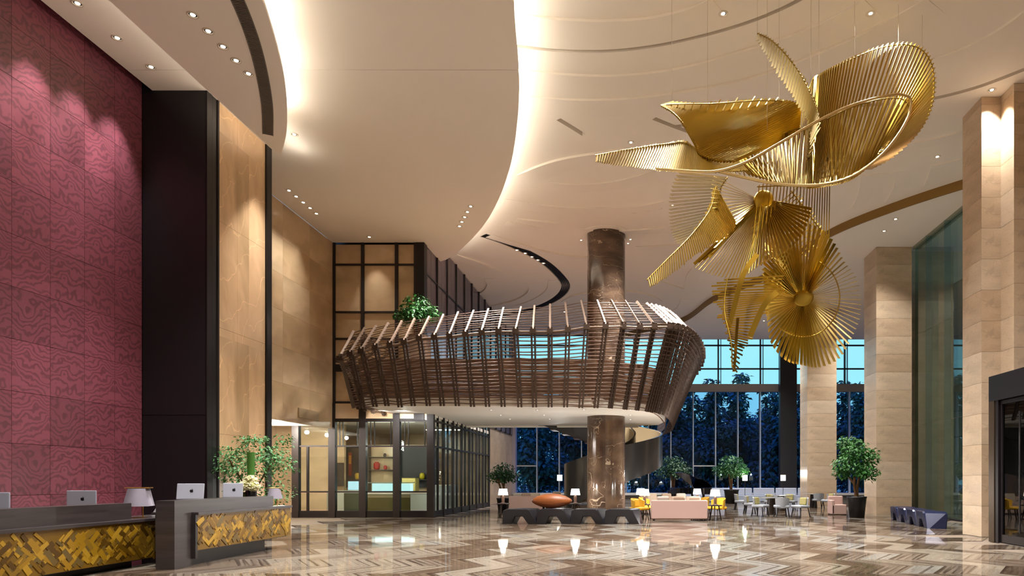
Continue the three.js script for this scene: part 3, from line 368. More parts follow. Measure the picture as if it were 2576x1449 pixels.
// ---------- chandelier ----------
{
  const C = thing('chandelier', 'huge gilded sculpture of fanned metal blades hanging from the ceiling', 'chandelier');
  const goldA = mat(new THREE.Color(0.56, 0.38, 0.055), 0.3, 1), goldB = mat(new THREE.Color(0.42, 0.28, 0.045), 0.36, 1), goldC = mat(new THREE.Color(0.5, 0.36, 0.12), 0.3, 1, { transparent: true, opacity: 0.6 });
  const crv = (px, d0, d1) => new THREE.CatmullRomCurve3(px.map((p, i) => { const t = i / (px.length - 1); return at(p[0], p[1], p[2] ?? lerp(d0, d1, t)); }), false, 'centripetal');
  const blade = (a, b, w, tw, tan) => { const L = b.clone().sub(a), len = L.length(), z = L.clone().normalize(); let x = tan.clone().sub(z.clone().multiplyScalar(tan.dot(z))); if (x.lengthSq() < 1e-8) x.set(0, 0, 1).cross(z); x.normalize(); const y = new THREE.Vector3().crossVectors(z, x); x.multiplyScalar(Math.cos(tw)).addScaledVector(y, Math.sin(tw)); y.crossVectors(z, x);
    const g = bx(w, 0.006, len); g.applyMatrix4(new THREE.Matrix4().makeBasis(x, y, z)); const c = a.clone().add(b).multiplyScalar(0.5); return g.translate(c.x, c.y, c.z); };
  function wing(name, A, dA, B, dB, n, w, tw, m, dense = false, jit = 0) { const W = part(C, name, tube(crv(A, ...dA).getSpacedPoints(24), 0.012, 40, 5), goldB), ca = crv(A, ...dA), cb = crv(B, ...dB), gs = [];
    for (let i = 0; i < n; i++) { const t = (i + 0.5) / n, a = ca.getPoint(t), b = cb.getPoint(t), tan = ca.getTangent(t).add(cb.getTangent(t)); const ex = b.clone().sub(a).multiplyScalar(0.02 + jit * rnd()); const g = blade(a.sub(ex), b.add(ex), w, tw, tan); if (dense) gs.push(g); else part(W, 'blade', g, m); }
    if (dense) part(W, 'blades', merge(gs), m).userData.kind = 'stuff'; return W; }
  // upper right petal
  wing('petal', [[2056, 195], [2080, 180], [2110, 165], [2150, 145], [2200, 125], [2260, 113], [2310, 120], [2340, 152], [2350, 205], [2345, 260], [2325, 310], [2290, 355], [2240, 398], [2190, 425]], [13.6, 14.6], [[2040, 466], [2048, 466], [2062, 465], [2085, 461], [2112, 456], [2145, 445], [2180, 420], [2205, 395], [2222, 372], [2228, 366], [2222, 380], [2205, 398], [2190, 412], [2170, 424]], [12.2, 13.0], 62, 0.062, 1.0, goldA);
  wing('petal', [[2080, 300], [2130, 275], [2180, 258], [2230, 248], [2275, 252], [2288, 280], [2278, 310], [2250, 350]], [12.6, 13.4], [[2090, 462], [2115, 455], [2140, 445], [2165, 430], [2190, 412], [2200, 400], [2200, 400], [2190, 410]], [12.3, 12.9], 22, 0.03, 0.8, goldB, true);
  // upper feather and its stem
  wing('feather', [[1905, 84], [1932, 96], [1962, 122], [1992, 157], [2018, 195], [2038, 235], [2052, 270], [2058, 305], [2064, 350], [2070, 400], [2078, 460]], [13.2, 12.8], [[1904, 96], [1925, 131], [1950, 171], [1980, 216], [2005, 254], [2028, 290], [2038, 320], [2038, 345], [2035, 390], [2030, 430], [2012, 452]], [12.9, 12.5], 48, 0.05, 0.9, goldB, true, 0.12);
  // upper left petal
  wing('petal', [[1662, 266], [1690, 281], [1715, 306], [1735, 336], [1750, 361], [1763, 386], [1800, 402], [1850, 405]], [12.6, 12.2], [[1690, 257], [1760, 261], [1830, 258], [1900, 252], [1960, 254], [2006, 266], [2010, 300], [2004, 338]], [13.8, 13.2], 46, 0.06, 0.8, goldA);
  wing('petal', [[1664, 264], [1720, 262], [1790, 261], [1860, 256], [1930, 253], [1985, 260], [2004, 285]], [12.8, 13.6], [[1672, 272], [1712, 300], [1752, 345], [1800, 360], [1870, 340], [1935, 320], [1990, 312]], [12.8, 13.4], 20, 0.025, 0.9, goldB, true, 0.1);
  // spread ribs of the bowl
  wing('ribs', [[1790, 352], [1830, 342], [1880, 328], [1930, 312], [1975, 300], [2008, 286], [2030, 240], [2046, 200], [2056, 195]], [13.4, 13.8], [[1880, 436], [1915, 446], [1945, 455], [1970, 460], [1990, 464], [2006, 466], [2020, 467], [2032, 467], [2042, 467]], [12.2, 12.2], 30, 0.05, 1.1, goldA);
  // long point
  wing('point', [[1498, 391], [1560, 380], [1620, 370], [1680, 362], [1720, 358], [1745, 372], [1765, 386], [1800, 398], [1850, 396]], [12.0, 12.6], [[1498, 405], [1545, 413], [1600, 418], [1650, 425], [1700, 428], [1750, 430], [1800, 431], [1840, 430], [1880, 428]], [11.8, 12.2], 70, 0.045, 0.7, goldB, true, 0.06);
  wing('bowl', [[1770, 392], [1830, 398], [1890, 378], [1950, 345], [2010, 325], [2060, 330], [2100, 345]], [12.8, 13.2], [[1810, 432], [1850, 441], [1900, 454], [1950, 462], [2000, 466], [2050, 466], [2110, 456]], [12.1, 12.2], 26, 0.03, 0.9, goldB, true);
  // pale fan, main fan
  wing('pale_fan', [[1830, 446], [1815, 470], [1806, 500], [1798, 530], [1785, 560], [1762, 592]], [13.4, 13.2], [[1712, 430], [1694, 470], [1687, 512], [1688, 552], [1694, 588], [1706, 614]], [13.8, 13.6], 22, 0.12, 1.25, goldC);
  { const hub = [1922, 505], In = [], Out = [[1800, 440], [1790, 480], [1796, 530], [1806, 585], [1790, 640], [1748, 664], [1775, 680], [1805, 690], [1840, 696], [1872, 692], [1900, 672], [1935, 650], [1975, 630], [2010, 600], [2030, 560], [2040, 520]];
    Out.forEach(p => { const a = Math.atan2(p[1] - hub[1], p[0] - hub[0]); In.push([hub[0] + 26 * Math.cos(a), hub[1] + 20 * Math.sin(a)]); });
    wing('fan', In, [12.9, 12.7], Out, [12.6, 12.0], 60, 0.06, 0.9, goldA);
    part(C, 'hub', new THREE.SphereGeometry(0.24, 24, 12).scale(1, 0.8, 0.35), goldA, ...at(hub[0], hub[1], 12.85).toArray(), 0.5, 0.3); }
  // spear
  wing('spear', [[1628, 704], [1680, 652], [1730, 602], [1768, 556], [1790, 520], [1802, 470]], [12.2, 12.7], [[1633, 722], [1680, 692], [1740, 646], [1790, 611], [1826, 588], [1850, 556]], [11.9, 12.3], 52, 0.035, 0.7, goldA, true, 0.12);
  // hanging strands
  wing('strands', [[1905, 470], [1950, 468], [1990, 468], [2030, 468], [2062, 467], [2090, 465]], [12.6, 13.0], [[1885, 650], [1930, 640], [1975, 640], [2020, 650], [2055, 650], [2088, 640]], [12.4, 12.9], 24, 0.018, 0.6, goldA, true, 0.14);
  wing('strands', [[1990, 480], [2020, 520], [2050, 560], [2080, 600]], [12.9, 13.2], [[1900, 560], [1935, 600], [1985, 630], [2040, 650]], [12.6, 12.9], 16, 0.02, 0.5, goldB, true, 0.14);
  // lower rosette
  { const hub = [2020, 748], R = [[0, 143], [20, 141], [40, 135], [60, 155], [78, 178], [95, 185], [110, 180], [125, 165], [145, 120], [165, 100], [185, 96], [210, 103], [235, 138], [255, 162], [270, 168], [282, 177], [300, 176], [320, 157], [340, 149], [360, 143]], In = [], Out = [];
    R.forEach(([a, r], i) => { const q = a * Math.PI / 180, s = i / (R.length - 1), dd = 12.6 - 0.7 * Math.sin(q + 0.6) + (a > 60 && a < 130 ? 0.4 : 0); Out.push([hub[0] + r * Math.cos(q), hub[1] - r * Math.sin(q), dd]); In.push([hub[0] + 24 * Math.cos(q), hub[1] - 20 * Math.sin(q), 12.5 - 0.15 * Math.sin(q)]); });
    wing('rosette', In, [0, 0], Out, [0, 0], 80, 0.085, 0.95, goldA); part(C, 'hub', new THREE.SphereGeometry(0.19, 24, 12).scale(1, 0.85, 0.3), goldB, ...at(hub[0], hub[1], 12.5).toArray(), -0.3, 0.2);
    const ring = []; for (let k = 0; k <= 30; k++) { const q = -2.3 + k / 30 * 3.4; ring.push(at(hub[0] + 92 * Math.cos(q), hub[1] - 100 * Math.sin(q), 12.55 - 0.45 * Math.sin(q + 0.6))); } part(C, 'rosette_ring', tube(ring, 0.012, 60, 5), goldB); }
  // curled lower ribbons
  wing('curl', [[1830, 700], [1824, 740], [1822, 775], [1826, 805], [1834, 835], [1840, 870], [1842, 925]], [12.3, 12.0], [[1975, 690], [1950, 735], [1930, 760], [1905, 800], [1885, 845], [1866, 880], [1852, 940]], [12.5, 12.2], 34, 0.03, 0.4, goldA, true, 0.25);
  for (const [px, w] of [[[[1905, 640], [1880, 672], [1862, 712], [1852, 752], [1842, 790], [1832, 826]], 0.09], [[[1955, 735], [1935, 752], [1918, 775], [1902, 810], [1886, 848]], 0.1], [[[1856, 800], [1852, 850], [1850, 890], [1846, 935]], 0.045]]) { const c = crv(px, 12.0, 12.2).getSpacedPoints(24); part(C, 'ribbon', loft(c.map((p, i) => { const q = c[Math.min(24, i + 1)], r = c[Math.max(0, i - 1)], dx = q.x - r.x, dy = q.y - r.y, L = Math.hypot(dx, dy), nx = -dy / L * w / 2, ny = dx / L * w / 2; return [V(p.x - nx, p.y - ny, p.z), V(p.x + nx, p.y + ny, p.z + 0.03), V(p.x + nx, p.y + ny, p.z), V(p.x - nx, p.y - ny, p.z - 0.03)]; })), goldA); }
  // rim tubes
  const bright = mat(0xf0d79a, 0.3, 0.9);
  part(C, 'rim', tube(crv([[1650, 425, 11.9], [1720, 430, 11.8], [1800, 431, 11.7], [1870, 411, 11.7], [1960, 361, 11.8], [2060, 303, 11.9], [2140, 266, 12.1], [2220, 243, 12.3], [2270, 238, 12.6], [2292, 252, 12.8], [2285, 290, 12.8], [2255, 345, 12.6], [2200, 405, 12.3], [2125, 450, 12.1], [2040, 466, 12.0], [1950, 462, 12.0], [1870, 446, 12.0], [1810, 432, 11.9]], 0, 0).getSpacedPoints(90), 0.026, 140, 6), bright);
  // suspension cables
  for (const [x, y, d] of [[1690, 262, 13], [1780, 262, 13.3], [1905, 88, 13.1], [1960, 255, 13.5], [2060, 200, 13.4], [2150, 148, 14], [2260, 116, 14.1], [2320, 150, 14.4], [2040, 470, 12.8], [1930, 500, 12.9]]) { const p = at(x, y, d); part(C, 'cable', off(cyl(0.003, 0.003, RC - p.y, 5), p.x, p.y, p.z), mat(0xb8a98e, 0.4, 0.5)); }
}
// ---------- downlights ----------
{
  const trim = new THREE.LatheGeometry([[0.07, 0.0], [0.075, -0.014], [0.1, -0.016], [0.105, 0]].map(p => new THREE.Vector2(p[0], p[1])), 24), cup = new THREE.LatheGeometry([[0.07, -0.002], [0.05, -0.001], [0, -0.001]].map(p => new THREE.Vector2(p[0], p[1])), 24), lens = new THREE.LatheGeometry([[0, -0.014], [0.04, -0.012], [0.046, -0.002]].map(p => new THREE.Vector2(p[0], p[1])), 20);
  const tm = mat(0xd9cdb9, 0.4), cm = mat(0x15120f, 0.3, 0.6), lm = glow(new THREE.Color(1, 0.9, 0.75), 5);
  const base = new THREE.Group(); part(base, 'trim_ring', trim, tm); part(base, 'reflector', cup, cm); part(base, 'lens', lens, lm);
  function down(p, label, group, k, aim, angle = 0.6, s = 1) { const o = base.clone(); o.name = numbered('downlight'); o.position.copy(p); o.scale.setScalar(s); o.userData = { label, category: 'downlight', group }; scene.add(o); if (k) { const a = aim || V(p.x, 0, p.z); spot(p.x, p.y - 0.05, p.z, a.x, a.y, a.z, k * DL, angle); } }
  for (const [x, y] of [[485, 37], [524, 78], [561, 117], [594, 152], [625, 185]]) down(onPlane(x, y, LS), 'recessed downlight in the low soffit beside the curved air grille', 'soffit downlights', 36, null, 0.7);
  for (const [x, y] of [[195, 8], [295, 95], [380, 168]]) { const p = onPlane(x, y, MID); down(p, 'recessed downlight in the ceiling strip along the burgundy wall', 'wall strip downlights', 26, V(XL - 0.4, 6.0, p.z), 0.42); }
  for (const z of [-9, -10, -11, -12]) spot(-10.73, MID - 0.05, z, XL - 0.4, 6.0, z, 26, 0.42);
  down(onPlane(740, 338, MID), 'recessed downlight in the smooth ceiling near the soffit tip', 'smooth ceiling downlights', 60, null, 0.6);
  for (const [x, y] of [[727, 479], [745, 494], [763, 509], [780, 523], [796, 537]]) { const p = onPlane(x, y, MID); down(p, 'recessed downlight in the row along the beige stone wall', 'downlights along the beige wall', 9, V(XL - 0.2, 3.5, p.z), 0.5); }
  down(onPlane(929, 596, MID), 'recessed downlight just above the dark gridded panel wall', 'panel wall downlights', 8, V(-9.9, 3, -26.6), 0.5);
  for (const [x, y] of [[1184, 519], [1176, 533], [1169, 546], [1162, 558], [1156, 569]]) down(onPlane(x, y, MID), 'recessed downlight in the short row on the smooth ceiling above the balcony', 'smooth ceiling row downlights', 45, null, 0.9);
  for (const [x, y] of [[1471, 89], [1588, 85], [1704, 66], [1819, 34], [2190, 33], [1506, 218], [1733, 198], [1587, 358]]) down(onPlane(x, y, RC), 'recessed downlight in the rippled high ceiling around the gold chandelier', 'high ceiling downlights', 100, null, 0.95);
  down(onPlane(2495, 226, RC), 'recessed downlight in the high ceiling beside the stepped pilaster', 'pilaster downlights', 45, V(9.8, 2, -17.6), 0.7); spot(4.5, RC - 0.05, -11.5, 10, 3.5, -17.2, 55, 0.5); spot(5.5, RC - 0.05, -20, 10.6, 4.5, -28, 14, 0.42);  // the two bare spots are added to brighten the pilasters
  down(onPlane(2358, 394, RC), 'recessed downlight in the high ceiling short of the gilded edge', 'edge downlights', 100, V(9.0, 0, -19), 0.9);
  for (const [x, y] of [[1595, 533], [1628, 528], [1660, 523], [1692, 516]]) down(onPlane(x, y, RC), 'recessed downlight in the row between marble column and chandelier', 'column row downlights', 60, null, 0.95);
  for (const [x, y] of [[2253, 551], [2224, 581]]) down(onPlane(x, y, RS), 'recessed downlight in the lower ceiling above the window side pilaster', 'lower ceiling downlights', 20, V(10.7, 3, -28), 0.7);
  for (const [x, y] of [[1300, 629], [1321, 637], [1338, 646], [1353, 654], [1367, 662]]) down(onPlane(x, y, RC), 'small recessed downlight in the row inside the dark ceiling arc', 'arc downlights', 60, null, 0.9);
  for (const [x, y] of [[1466, 592], [1462, 604], [1586, 602], [1580, 612]]) down(onPlane(x, y, RC), 'small recessed downlight beside the top of the marble column', 'column downlights', 30, V(-1.05, 5, -27.0), 0.5, 0.8);
  for (const [x, y] of [[1236, 1031], [1260, 1044], [1283, 1054], [1352, 1031], [1369, 1044], [1383, 1054], [1469, 1030], [1586, 1031], [1586, 1044], [1586, 1055]]) { const p = onPlane(x, y, 4.014); down(p, 'small bright downlight in the white soffit under the balcony', 'balcony soffit downlights', 1.2, null, 0.9, 0.7); }
  for (const x of [-9.2, -8.4]) down(V(x, 4.005, -24.6), 'small downlight added under the balcony to brighten the panelled wall', 'added balcony wall downlights', 5, V(x - 0.4, 3.4, -26.4), 0.9, 0.7);  // unseen lamps added to brighten the panels under the deck
  // lounge lights further away (their fittings lie behind the balcony and chandelier)
  for (const [x, z] of [[3, -32], [7, -33], [3, -40], [8, -41], [-4, -40], [13, -36], [6, -24]]) down(V(x, z < -30 && x > 6 ? RS : RC, z), 'recessed downlight in the far lounge ceiling', 'lounge downlights', 120, null, 1.0);
  // nearer part of the lobby, out of view
  for (const [x, z] of [[3, -5], [-4, -6], [7, -8], [2, -1], [-7, 1], [6, 2]]) down(V(x, x < -2.6 ? (x < -6 ? LS : MID) : RC, z), 'recessed downlight in the lobby ceiling toward the entrance', 'lobby downlights', 150, null, 1.0);
}
// ---------- reception desks ----------
const deskM = mat(0xffffff, 0.3, 0, { map: rep(tex(256, 256, (u, v) => { const k = 0.75 + 0.5 * fbm(u * 2, v * 30, 4); return [62 * k, 55 * k, 55 * k]; }), 0.6, 0.6) }), deskDark = mat(0x2a2525, 0.32), goldInlay = mat(0x7a5a18, 0.35, 0.2);
const inlayMs = [0xa47c1c, 0x7c5a14, 0xb8902c, 0x5a3f12, 0x8e6c24, 0x6e5a30].map((c, i) => mat(c, 0.28, 0.25));
function desk(label, X, z0, z1, y0, y1, { riser, plinth, back, endBlock }) { // front plane x = X, from z0 (near) to z1
  const t = thing('reception_desk', label, 'desk'), len = z0 - z1;
  part(t, 'body', bb(X - back, X - 0.06, y0 - 0.02, y1, z0 - 0.06, z1 + 0.06), deskM);
  part(t, 'worktop', bb(X - back - 0.02, X + 0.04, y1, y1 + 0.045, z0, z1), deskM);
  part(t, 'plinth', bb(X - back + 0.05, X - 0.22, 0, y0 - 0.02, plinth[0], plinth[1]), deskDark);
  part(t, 'raised_counter', bb(X - 0.42, X - 0.12, y1 + 0.045, riser[2], riser[0], riser[1]), deskM);
  const panel = part(t, 'inlaid_front', bb(X - 0.06, X, y0, y1, z0 - 0.04, z1), goldInlay);
  const g = bx(0.012, 1, 1), W = Math.min(len, 6), N = 250;
  for (let k = 0; k < N; k++) { const L = rr(0.13, 0.27), w = rr(0.045, 0.095), a = (rnd() < 0.5 ? 0.72 : -0.78) + rr(-0.18, 0.18), zz = z1 + 0.1 + rnd() * (Math.min(len, 4.3) - 0.2), yy = rr(y0 + 0.09, y1 - 0.09); const m = part(panel, 'inlay_piece', g, inlayMs[Math.floor(rnd() * 6)], X + 0.001 + rr(0, 0.004), yy, zz, 0, a); m.scale.set(1, w, L); }
  if (endBlock) { part(t, 'end_block', bb(X - 0.38, X - 0.07, 0, riser[2], z0 + 0.45, z0 + 0.02), deskM); part(t, 'end_panel', bb(X - 0.07, X, y0 - 0.14, y1 + 0.03, z0 + 0.02, z0 - 0.04), deskDark); }
  return t;
}
desk('long reception desk with gold inlaid front before the burgundy wall', -8.4, -6, -13, 0.13, 0.77, { riser: [-6, -11.5, 1.09], plinth: [-6, -11.64], back: 0.85 });
desk('shorter reception desk with gold inlaid front and hydrangea vase', -7.5, -11.63, -14.84, 0.27, 0.88, { riser: [-11.3, -14.35, 1.14], plinth: [-11.75, -14.2], back: 0.75, endBlock: true });
// monitors seen from behind
const alu = mat(0xa6a9b6, 0.35, 0.15), emblem = mat(0x15161c, 0.25, 0.2);
function monitor(label, x, y, z, ry, w = 0.47, tilt = 0) { const t = thing('computer_monitor', label, 'monitor', x, y, z, ry); const g = new THREE.Group(); 
  const sh = part(t, 'housing', rb(w, 0.3, 0.022, 0.012), alu, 0, 0.34, 0, 0, tilt); part(t, 'screen', bx(w - 0.02, 0.28, 0.003), mat(0x08080a, 0.15), 0, 0.34, -0.0125, 0, tilt);
  const s = new THREE.Shape(); // apple-like emblem: two lobes with a bite and a leaf
  s.moveTo(0, 0.019); s.bezierCurveTo(0.012, 0.03, 0.03, 0.024, 0.026, 0.014); s.bezierCurveTo(0.016, 0.008, 0.018, -0.006, 0.029, -0.009); s.bezierCurveTo(0.024, -0.026, 0.012, -0.034, 0, -0.027); s.bezierCurveTo(-0.014, -0.034, -0.03, -0.022, -0.03, 0.0); s.bezierCurveTo(-0.03, 0.022, -0.014, 0.028, 0, 0.019);
  const lf = new THREE.Shape(); lf.moveTo(0, 0.026); lf.quadraticCurveTo(0.001, 0.04, 0.014, 0.043); lf.quadraticCurveTo(0.013, 0.03, 0, 0.026);
  part(t, 'emblem', merge([new THREE.ExtrudeGeometry(s, { depth: 0.001, bevelEnabled: false, curveSegments: 6 }), new THREE.ExtrudeGeometry(lf, { depth: 0.001, bevelEnabled: false, curveSegments: 4 })]), emblem, 0.02, 0.35, 0.0115, 0, tilt);
  part(t, 'stand', rb(0.11, 0.24, 0.012, 0.005), mat(0xd6d8de, 0.3, 0.5), 0, 0.12, 0.03, 0, -0.25); part(t, 'foot', rb(0.18, 0.01, 0.17, 0.004), alu, 0, 0.006, 0.02); return t; }
monitor('silver computer monitor seen from behind against the burgundy wall', -9.08, 0.82, -11.15, 0.05);
monitor('silver computer monitor tilted back before the black wall', -8.2, 0.93, -12.55, 0.35, 0.44, -0.25);
monitor('silver computer monitor beside the dark flower vase', -8.12, 0.93, -13.75, 0.35, 0.36, -0.2);
monitor('silver computer monitor at the cut edge of the long desk', -9.1, 0.82, -9.63, 0.0);
// desk lamps with tapered square shades
const shadeM = mat(0x8f8794, 0.85, 0, { transmission: 0.15 });
function deskLamp(label, x, y, z, s = 1) { const t = thing('desk_lamp', label, 'lamp', x, y, z, 0.35); t.scale.setScalar(s);
  part(t, 'lamp_shade', new THREE.CylinderGeometry(0.215, 0.31, 0.36, 4, 1, true).rotateY(Math.PI / 4), shadeM, 0, 0.42, 0); part(t, 'top_bar', rb(0.42, 0.02, 0.3, 0.008), brass, 0, 0.615, 0); part(t, 'stem', off(cyl(0.011, 0.011, 0.6, 10), 0.07, 0, 0), brass); part(t, 'foot', rb(0.24, 0.015, 0.2, 0.005), brass, 0, 0.008, 0); }
deskLamp('grey shaded lamp with brass stem at the end of the long desk', -8.72, 0.815, -11.95, 0.86);
deskLamp('grey shaded lamp with brass stem behind the flower vase', -7.75, 0.925, -14.66, 0.62);
{ const t = thing('payment_terminal', 'small white card terminal tilted on the long desk', 'terminal', -8.7, 0.823, -12.3, 0.2); const s = new THREE.Shape([[0, 0], [0.17, 0], [0.17, 0.17], [0.12, 0.2]].map(p => new THREE.Vector2(p[0], p[1]))); part(t, 'body', new THREE.ExtrudeGeometry(s, { depth: 0.13, bevelEnabled: true, bevelSize: 0.006, bevelThickness: 0.006, bevelSegments: 2 }), mat(0xe4e4ec, 0.4)); part(t, 'screen', bx(0.005, 0.13, 0.09), mat(0x2a2c3a, 0.2), 0.066, 0.12, 0.065, 0, 0, -0.54); part(t, 'handset', rb(0.05, 0.03, 0.16, 0.012), mat(0x23232a, 0.4), 0.15, 0.225, 0.065); }
{ // vase of hydrangeas
  const t = thing('flower_vase', 'dark cylinder vase with cream hydrangeas and a green reed column', 'flower vase', -8.05, 0.925, -14.28);
  part(t, 'vase', cyl(0.1, 0.11, 0.36, 20), mat(0x17131a, 0.2)); part(t, 'moss_vase', off(cyl(0.085, 0.085, 0.3, 16), -0.15, 0, 0.05), mat(0x3c3a10, 0.9)); part(t, 'reed_bundle', off(cyl(0.07, 0.075, 0.78, 14), -0.02, 0.36, -0.03), mat(0x3c6e1e, 0.6));
  const fl = mat(0xe2dcae, 0.8), pet = new THREE.IcosahedronGeometry(0.022, 0); for (const [x, y, z] of [[-0.06, 0.44, 0.1], [0.1, 0.42, 0.09], [0.03, 0.55, 0.06]]) { const im = new THREE.InstancedMesh(pet, fl, 130), m4 = new THREE.Matrix4(); for (let k = 0; k < 130; k++) { const u = rr(-1, 1), a = rr(0, 6.283), q = Math.sqrt(1 - u * u); m4.makeScale(1, 0.7, 1).setPosition(x + 0.115 * q * Math.cos(a), y + 0.1 * u, z + 0.115 * q * Math.sin(a)); im.setMatrixAt(k, m4); } im.name = 'hydrangea_head'; im.userData.kind = 'stuff'; t.add(im); part(t, 'flower_core', new THREE.SphereGeometry(0.1, 12, 8), mat(0xb9b87a, 0.9), x, y, z); }
}
// ---------- plants ----------
const leafG = (() => { const g = new THREE.BufferGeometry(); g.setAttribute('position', new THREE.Float32BufferAttribute([0, 0, 0, 0.32, 0.06, 0.45, 0, 0.02, 0.5, 0, 0, 0, 0, 0.02, 0.5, -0.32, 0.06, 0.45, 0.32, 0.06, 0.45, 0, -0.1, 1, 0, 0.02, 0.5, 0, 0.02, 0.5, 0, -0.1, 1, -0.32, 0.06, 0.45], 3)); g.setAttribute('uv', new THREE.Float32BufferAttribute(new Array(24).fill(0), 2)); g.computeVertexNormals(); return g; })();
const leafM = [0x27641c, 0x1a4c18, 0x30701f].map(c => mat(c, 0.5, 0, { transmission: 0.25, side: THREE.DoubleSide }));
function leaves(parent, clumps, n, size, m, name = 'foliage', droop = 0.2) { const im = new THREE.InstancedMesh(leafG, m, n), M4 = new THREE.Matrix4(), q = new THREE.Quaternion(), e = new THREE.Euler(), tot = clumps.reduce((s, c) => s + c[3] ** 2, 0); let i = 0;
  clumps.forEach((c, ci) => { const cnt = ci === clumps.length - 1 ? n - i : Math.round(n * c[3] ** 2 / tot); for (let k = 0; k < cnt && i < n; k++, i++) { const u = rr(-1, 1), a = rr(0, 6.283), r = c[3] * Math.pow(rnd(), 0.45), s = Math.sqrt(1 - u * u), dx = s * Math.cos(a), dz = s * Math.sin(a); e.set(rr(-0.5, 0.9) + droop, Math.atan2(dx, dz) + rr(-0.7, 0.7), rr(-0.5, 0.5), 'YXZ'); q.setFromEuler(e); const sc = size * rr(0.6, 1.3); M4.compose(V(c[0] + r * dx, c[1] + r * u * (c[4] ?? 0.8), c[2] + r * dz), q, V(sc, sc, sc)); im.setMatrixAt(i, M4); } });
  im.name = name; im.userData.kind = 'stuff'; im.castShadow = im.receiveShadow = true; parent.add(im); return im; }
const barkM = mat(0x6a4a28, 0.8), soil = mat(0x2a2018, 0.95);
function potted(label, x, y, z, { pot = 0.36, ph = 0.85, trunk = 1.2, crown = 0.9, n = 900, potM = black, leaf = 0, ls = 0.2, square = false, clumps }) { const t = thing('potted_tree', label, 'plant', x, y, z);
  part(t, 'pot', square ? off(bx(pot * 2, ph, pot * 2), 0, ph / 2, 0) : new THREE.LatheGeometry([[0.001, 0], [pot * 0.78, 0], [pot, ph - 0.06], [pot * 1.05, ph - 0.06], [pot * 1.05, ph], [pot * 0.92, ph], [pot * 0.92, ph - 0.06], [0.001, ph - 0.06]].map(p => new THREE.Vector2(p[0], p[1])), 24), potM); part(t, 'soil', off(cyl(pot * 0.9, pot * 0.9, 0.03, 18), 0, ph - 0.05, 0), soil);
  for (const [a, s] of [[0, 0.02], [2.1, 0.1], [4.2, 0.1]]) part(t, 'stem', tube([V(s * Math.cos(a), ph - 0.05, s * Math.sin(a)), V(s * 1.4 * Math.cos(a + 0.5), ph + trunk * 0.5, s * 1.4 * Math.sin(a + 0.5)), V(s * 4 * Math.cos(a), ph + trunk, s * 4 * Math.sin(a))], 0.045, 16, 7), barkM);
  const c = clumps || [[0, ph + trunk + crown * 0.55, 0, crown * 0.72], [crown * 0.55, ph + trunk + crown * 0.2, 0.1, crown * 0.5], [-crown * 0.6, ph + trunk + crown * 0.15, 0, crown * 0.5], [0.1, ph + trunk + crown * 0.1, crown * 0.5, crown * 0.5], [-0.1, ph + trunk + crown * 0.2, -crown * 0.5, crown * 0.5]];
  leaves(t, c, Math.round(n * 1.9), ls * 0.66, leafM[leaf]); return t; }
potted('bushy green tree in a tall black pot beside the stone pilaster', 8.75, 0, -26.3, { pot: 0.36, ph: 0.82, trunk: 0.75, crown: 0.95, n: 1500, leaf: 2, ls: 0.2, clumps: [[-0.1, 2.65, 0, 0.55], [0.35, 2.35, 0.1, 0.5], [-0.45, 2.1, 0.1, 0.5], [0.1, 1.85, 0.3, 0.45], [0.45, 1.75, 0, 0.4], [-0.3, 2.9, -0.2, 0.4], [-0.55, 1.75, 0, 0.35]] });
potted('green tree in a black pot beside the glazed shop corner', -6.1, 0, -32.0, { pot: 0.3, ph: 0.6, trunk: 0.9, crown: 0.75, n: 900, leaf: 1, ls: 0.18 });
potted('dark green tree beside the grand piano', 2.6, 0, -42, { pot: 0.4, ph: 0.8, trunk: 1.0, crown: 1.1, n: 900, leaf: 1, ls: 0.24 });
potted('mid green tree in a black pot behind the dining chairs', 6.1, 0, -41.5, { pot: 0.45, ph: 0.85, trunk: 1.0, crown: 1.05, n: 1000, leaf: 0, ls: 0.24 });
potted('umbrella shaped green tree in a brown planter up on the balcony', -7.98, 4.36, -25.2, { pot: 0.37, ph: 2.45, trunk: 0.65, crown: 0.82, n: 1000, leaf: 0, ls: 0.2, potM: mat(0x5f4632, 0.6), square: true });
{ const t = thing('potted_tree', 'airy small leaved tree standing behind the reception desks', 'plant', -9.35, 0, -16.6);
  part(t, 'pot', off(cyl(0.3, 0.36, 0.8, 20), 0, 0, 0), mat(0x2a211c, 0.4)); for (let k = 0; k < 6; k++) { const a = k * 1.05; part(t, 'stem', tube([V(0, 0.75, 0), V(0.15 * Math.cos(a), 1.3, 0.15 * Math.sin(a)), V(0.6 * Math.cos(a), 2.0, 0.5 * Math.sin(a))], 0.018, 12, 5), barkM); }
  leaves(t, [[0, 1.75, 0.1, 0.75, 0.6], [-0.45, 2.1, 0, 0.5, 0.5], [0.45, 2.1, 0.1, 0.5, 0.5], [0.0, 2.45, 0, 0.4, 0.4], [0.75, 1.85, 0, 0.4], [-0.6, 1.7, 0, 0.4], [0.7, 1.2, 0.1, 0.4], [-0.1, 1.3, 0.2, 0.4], [0.8, 2.45, 0, 0.25]], 2600, 0.085, mat(0x4f8a4a, 0.5, 0, { transmission: 0.25 })); }
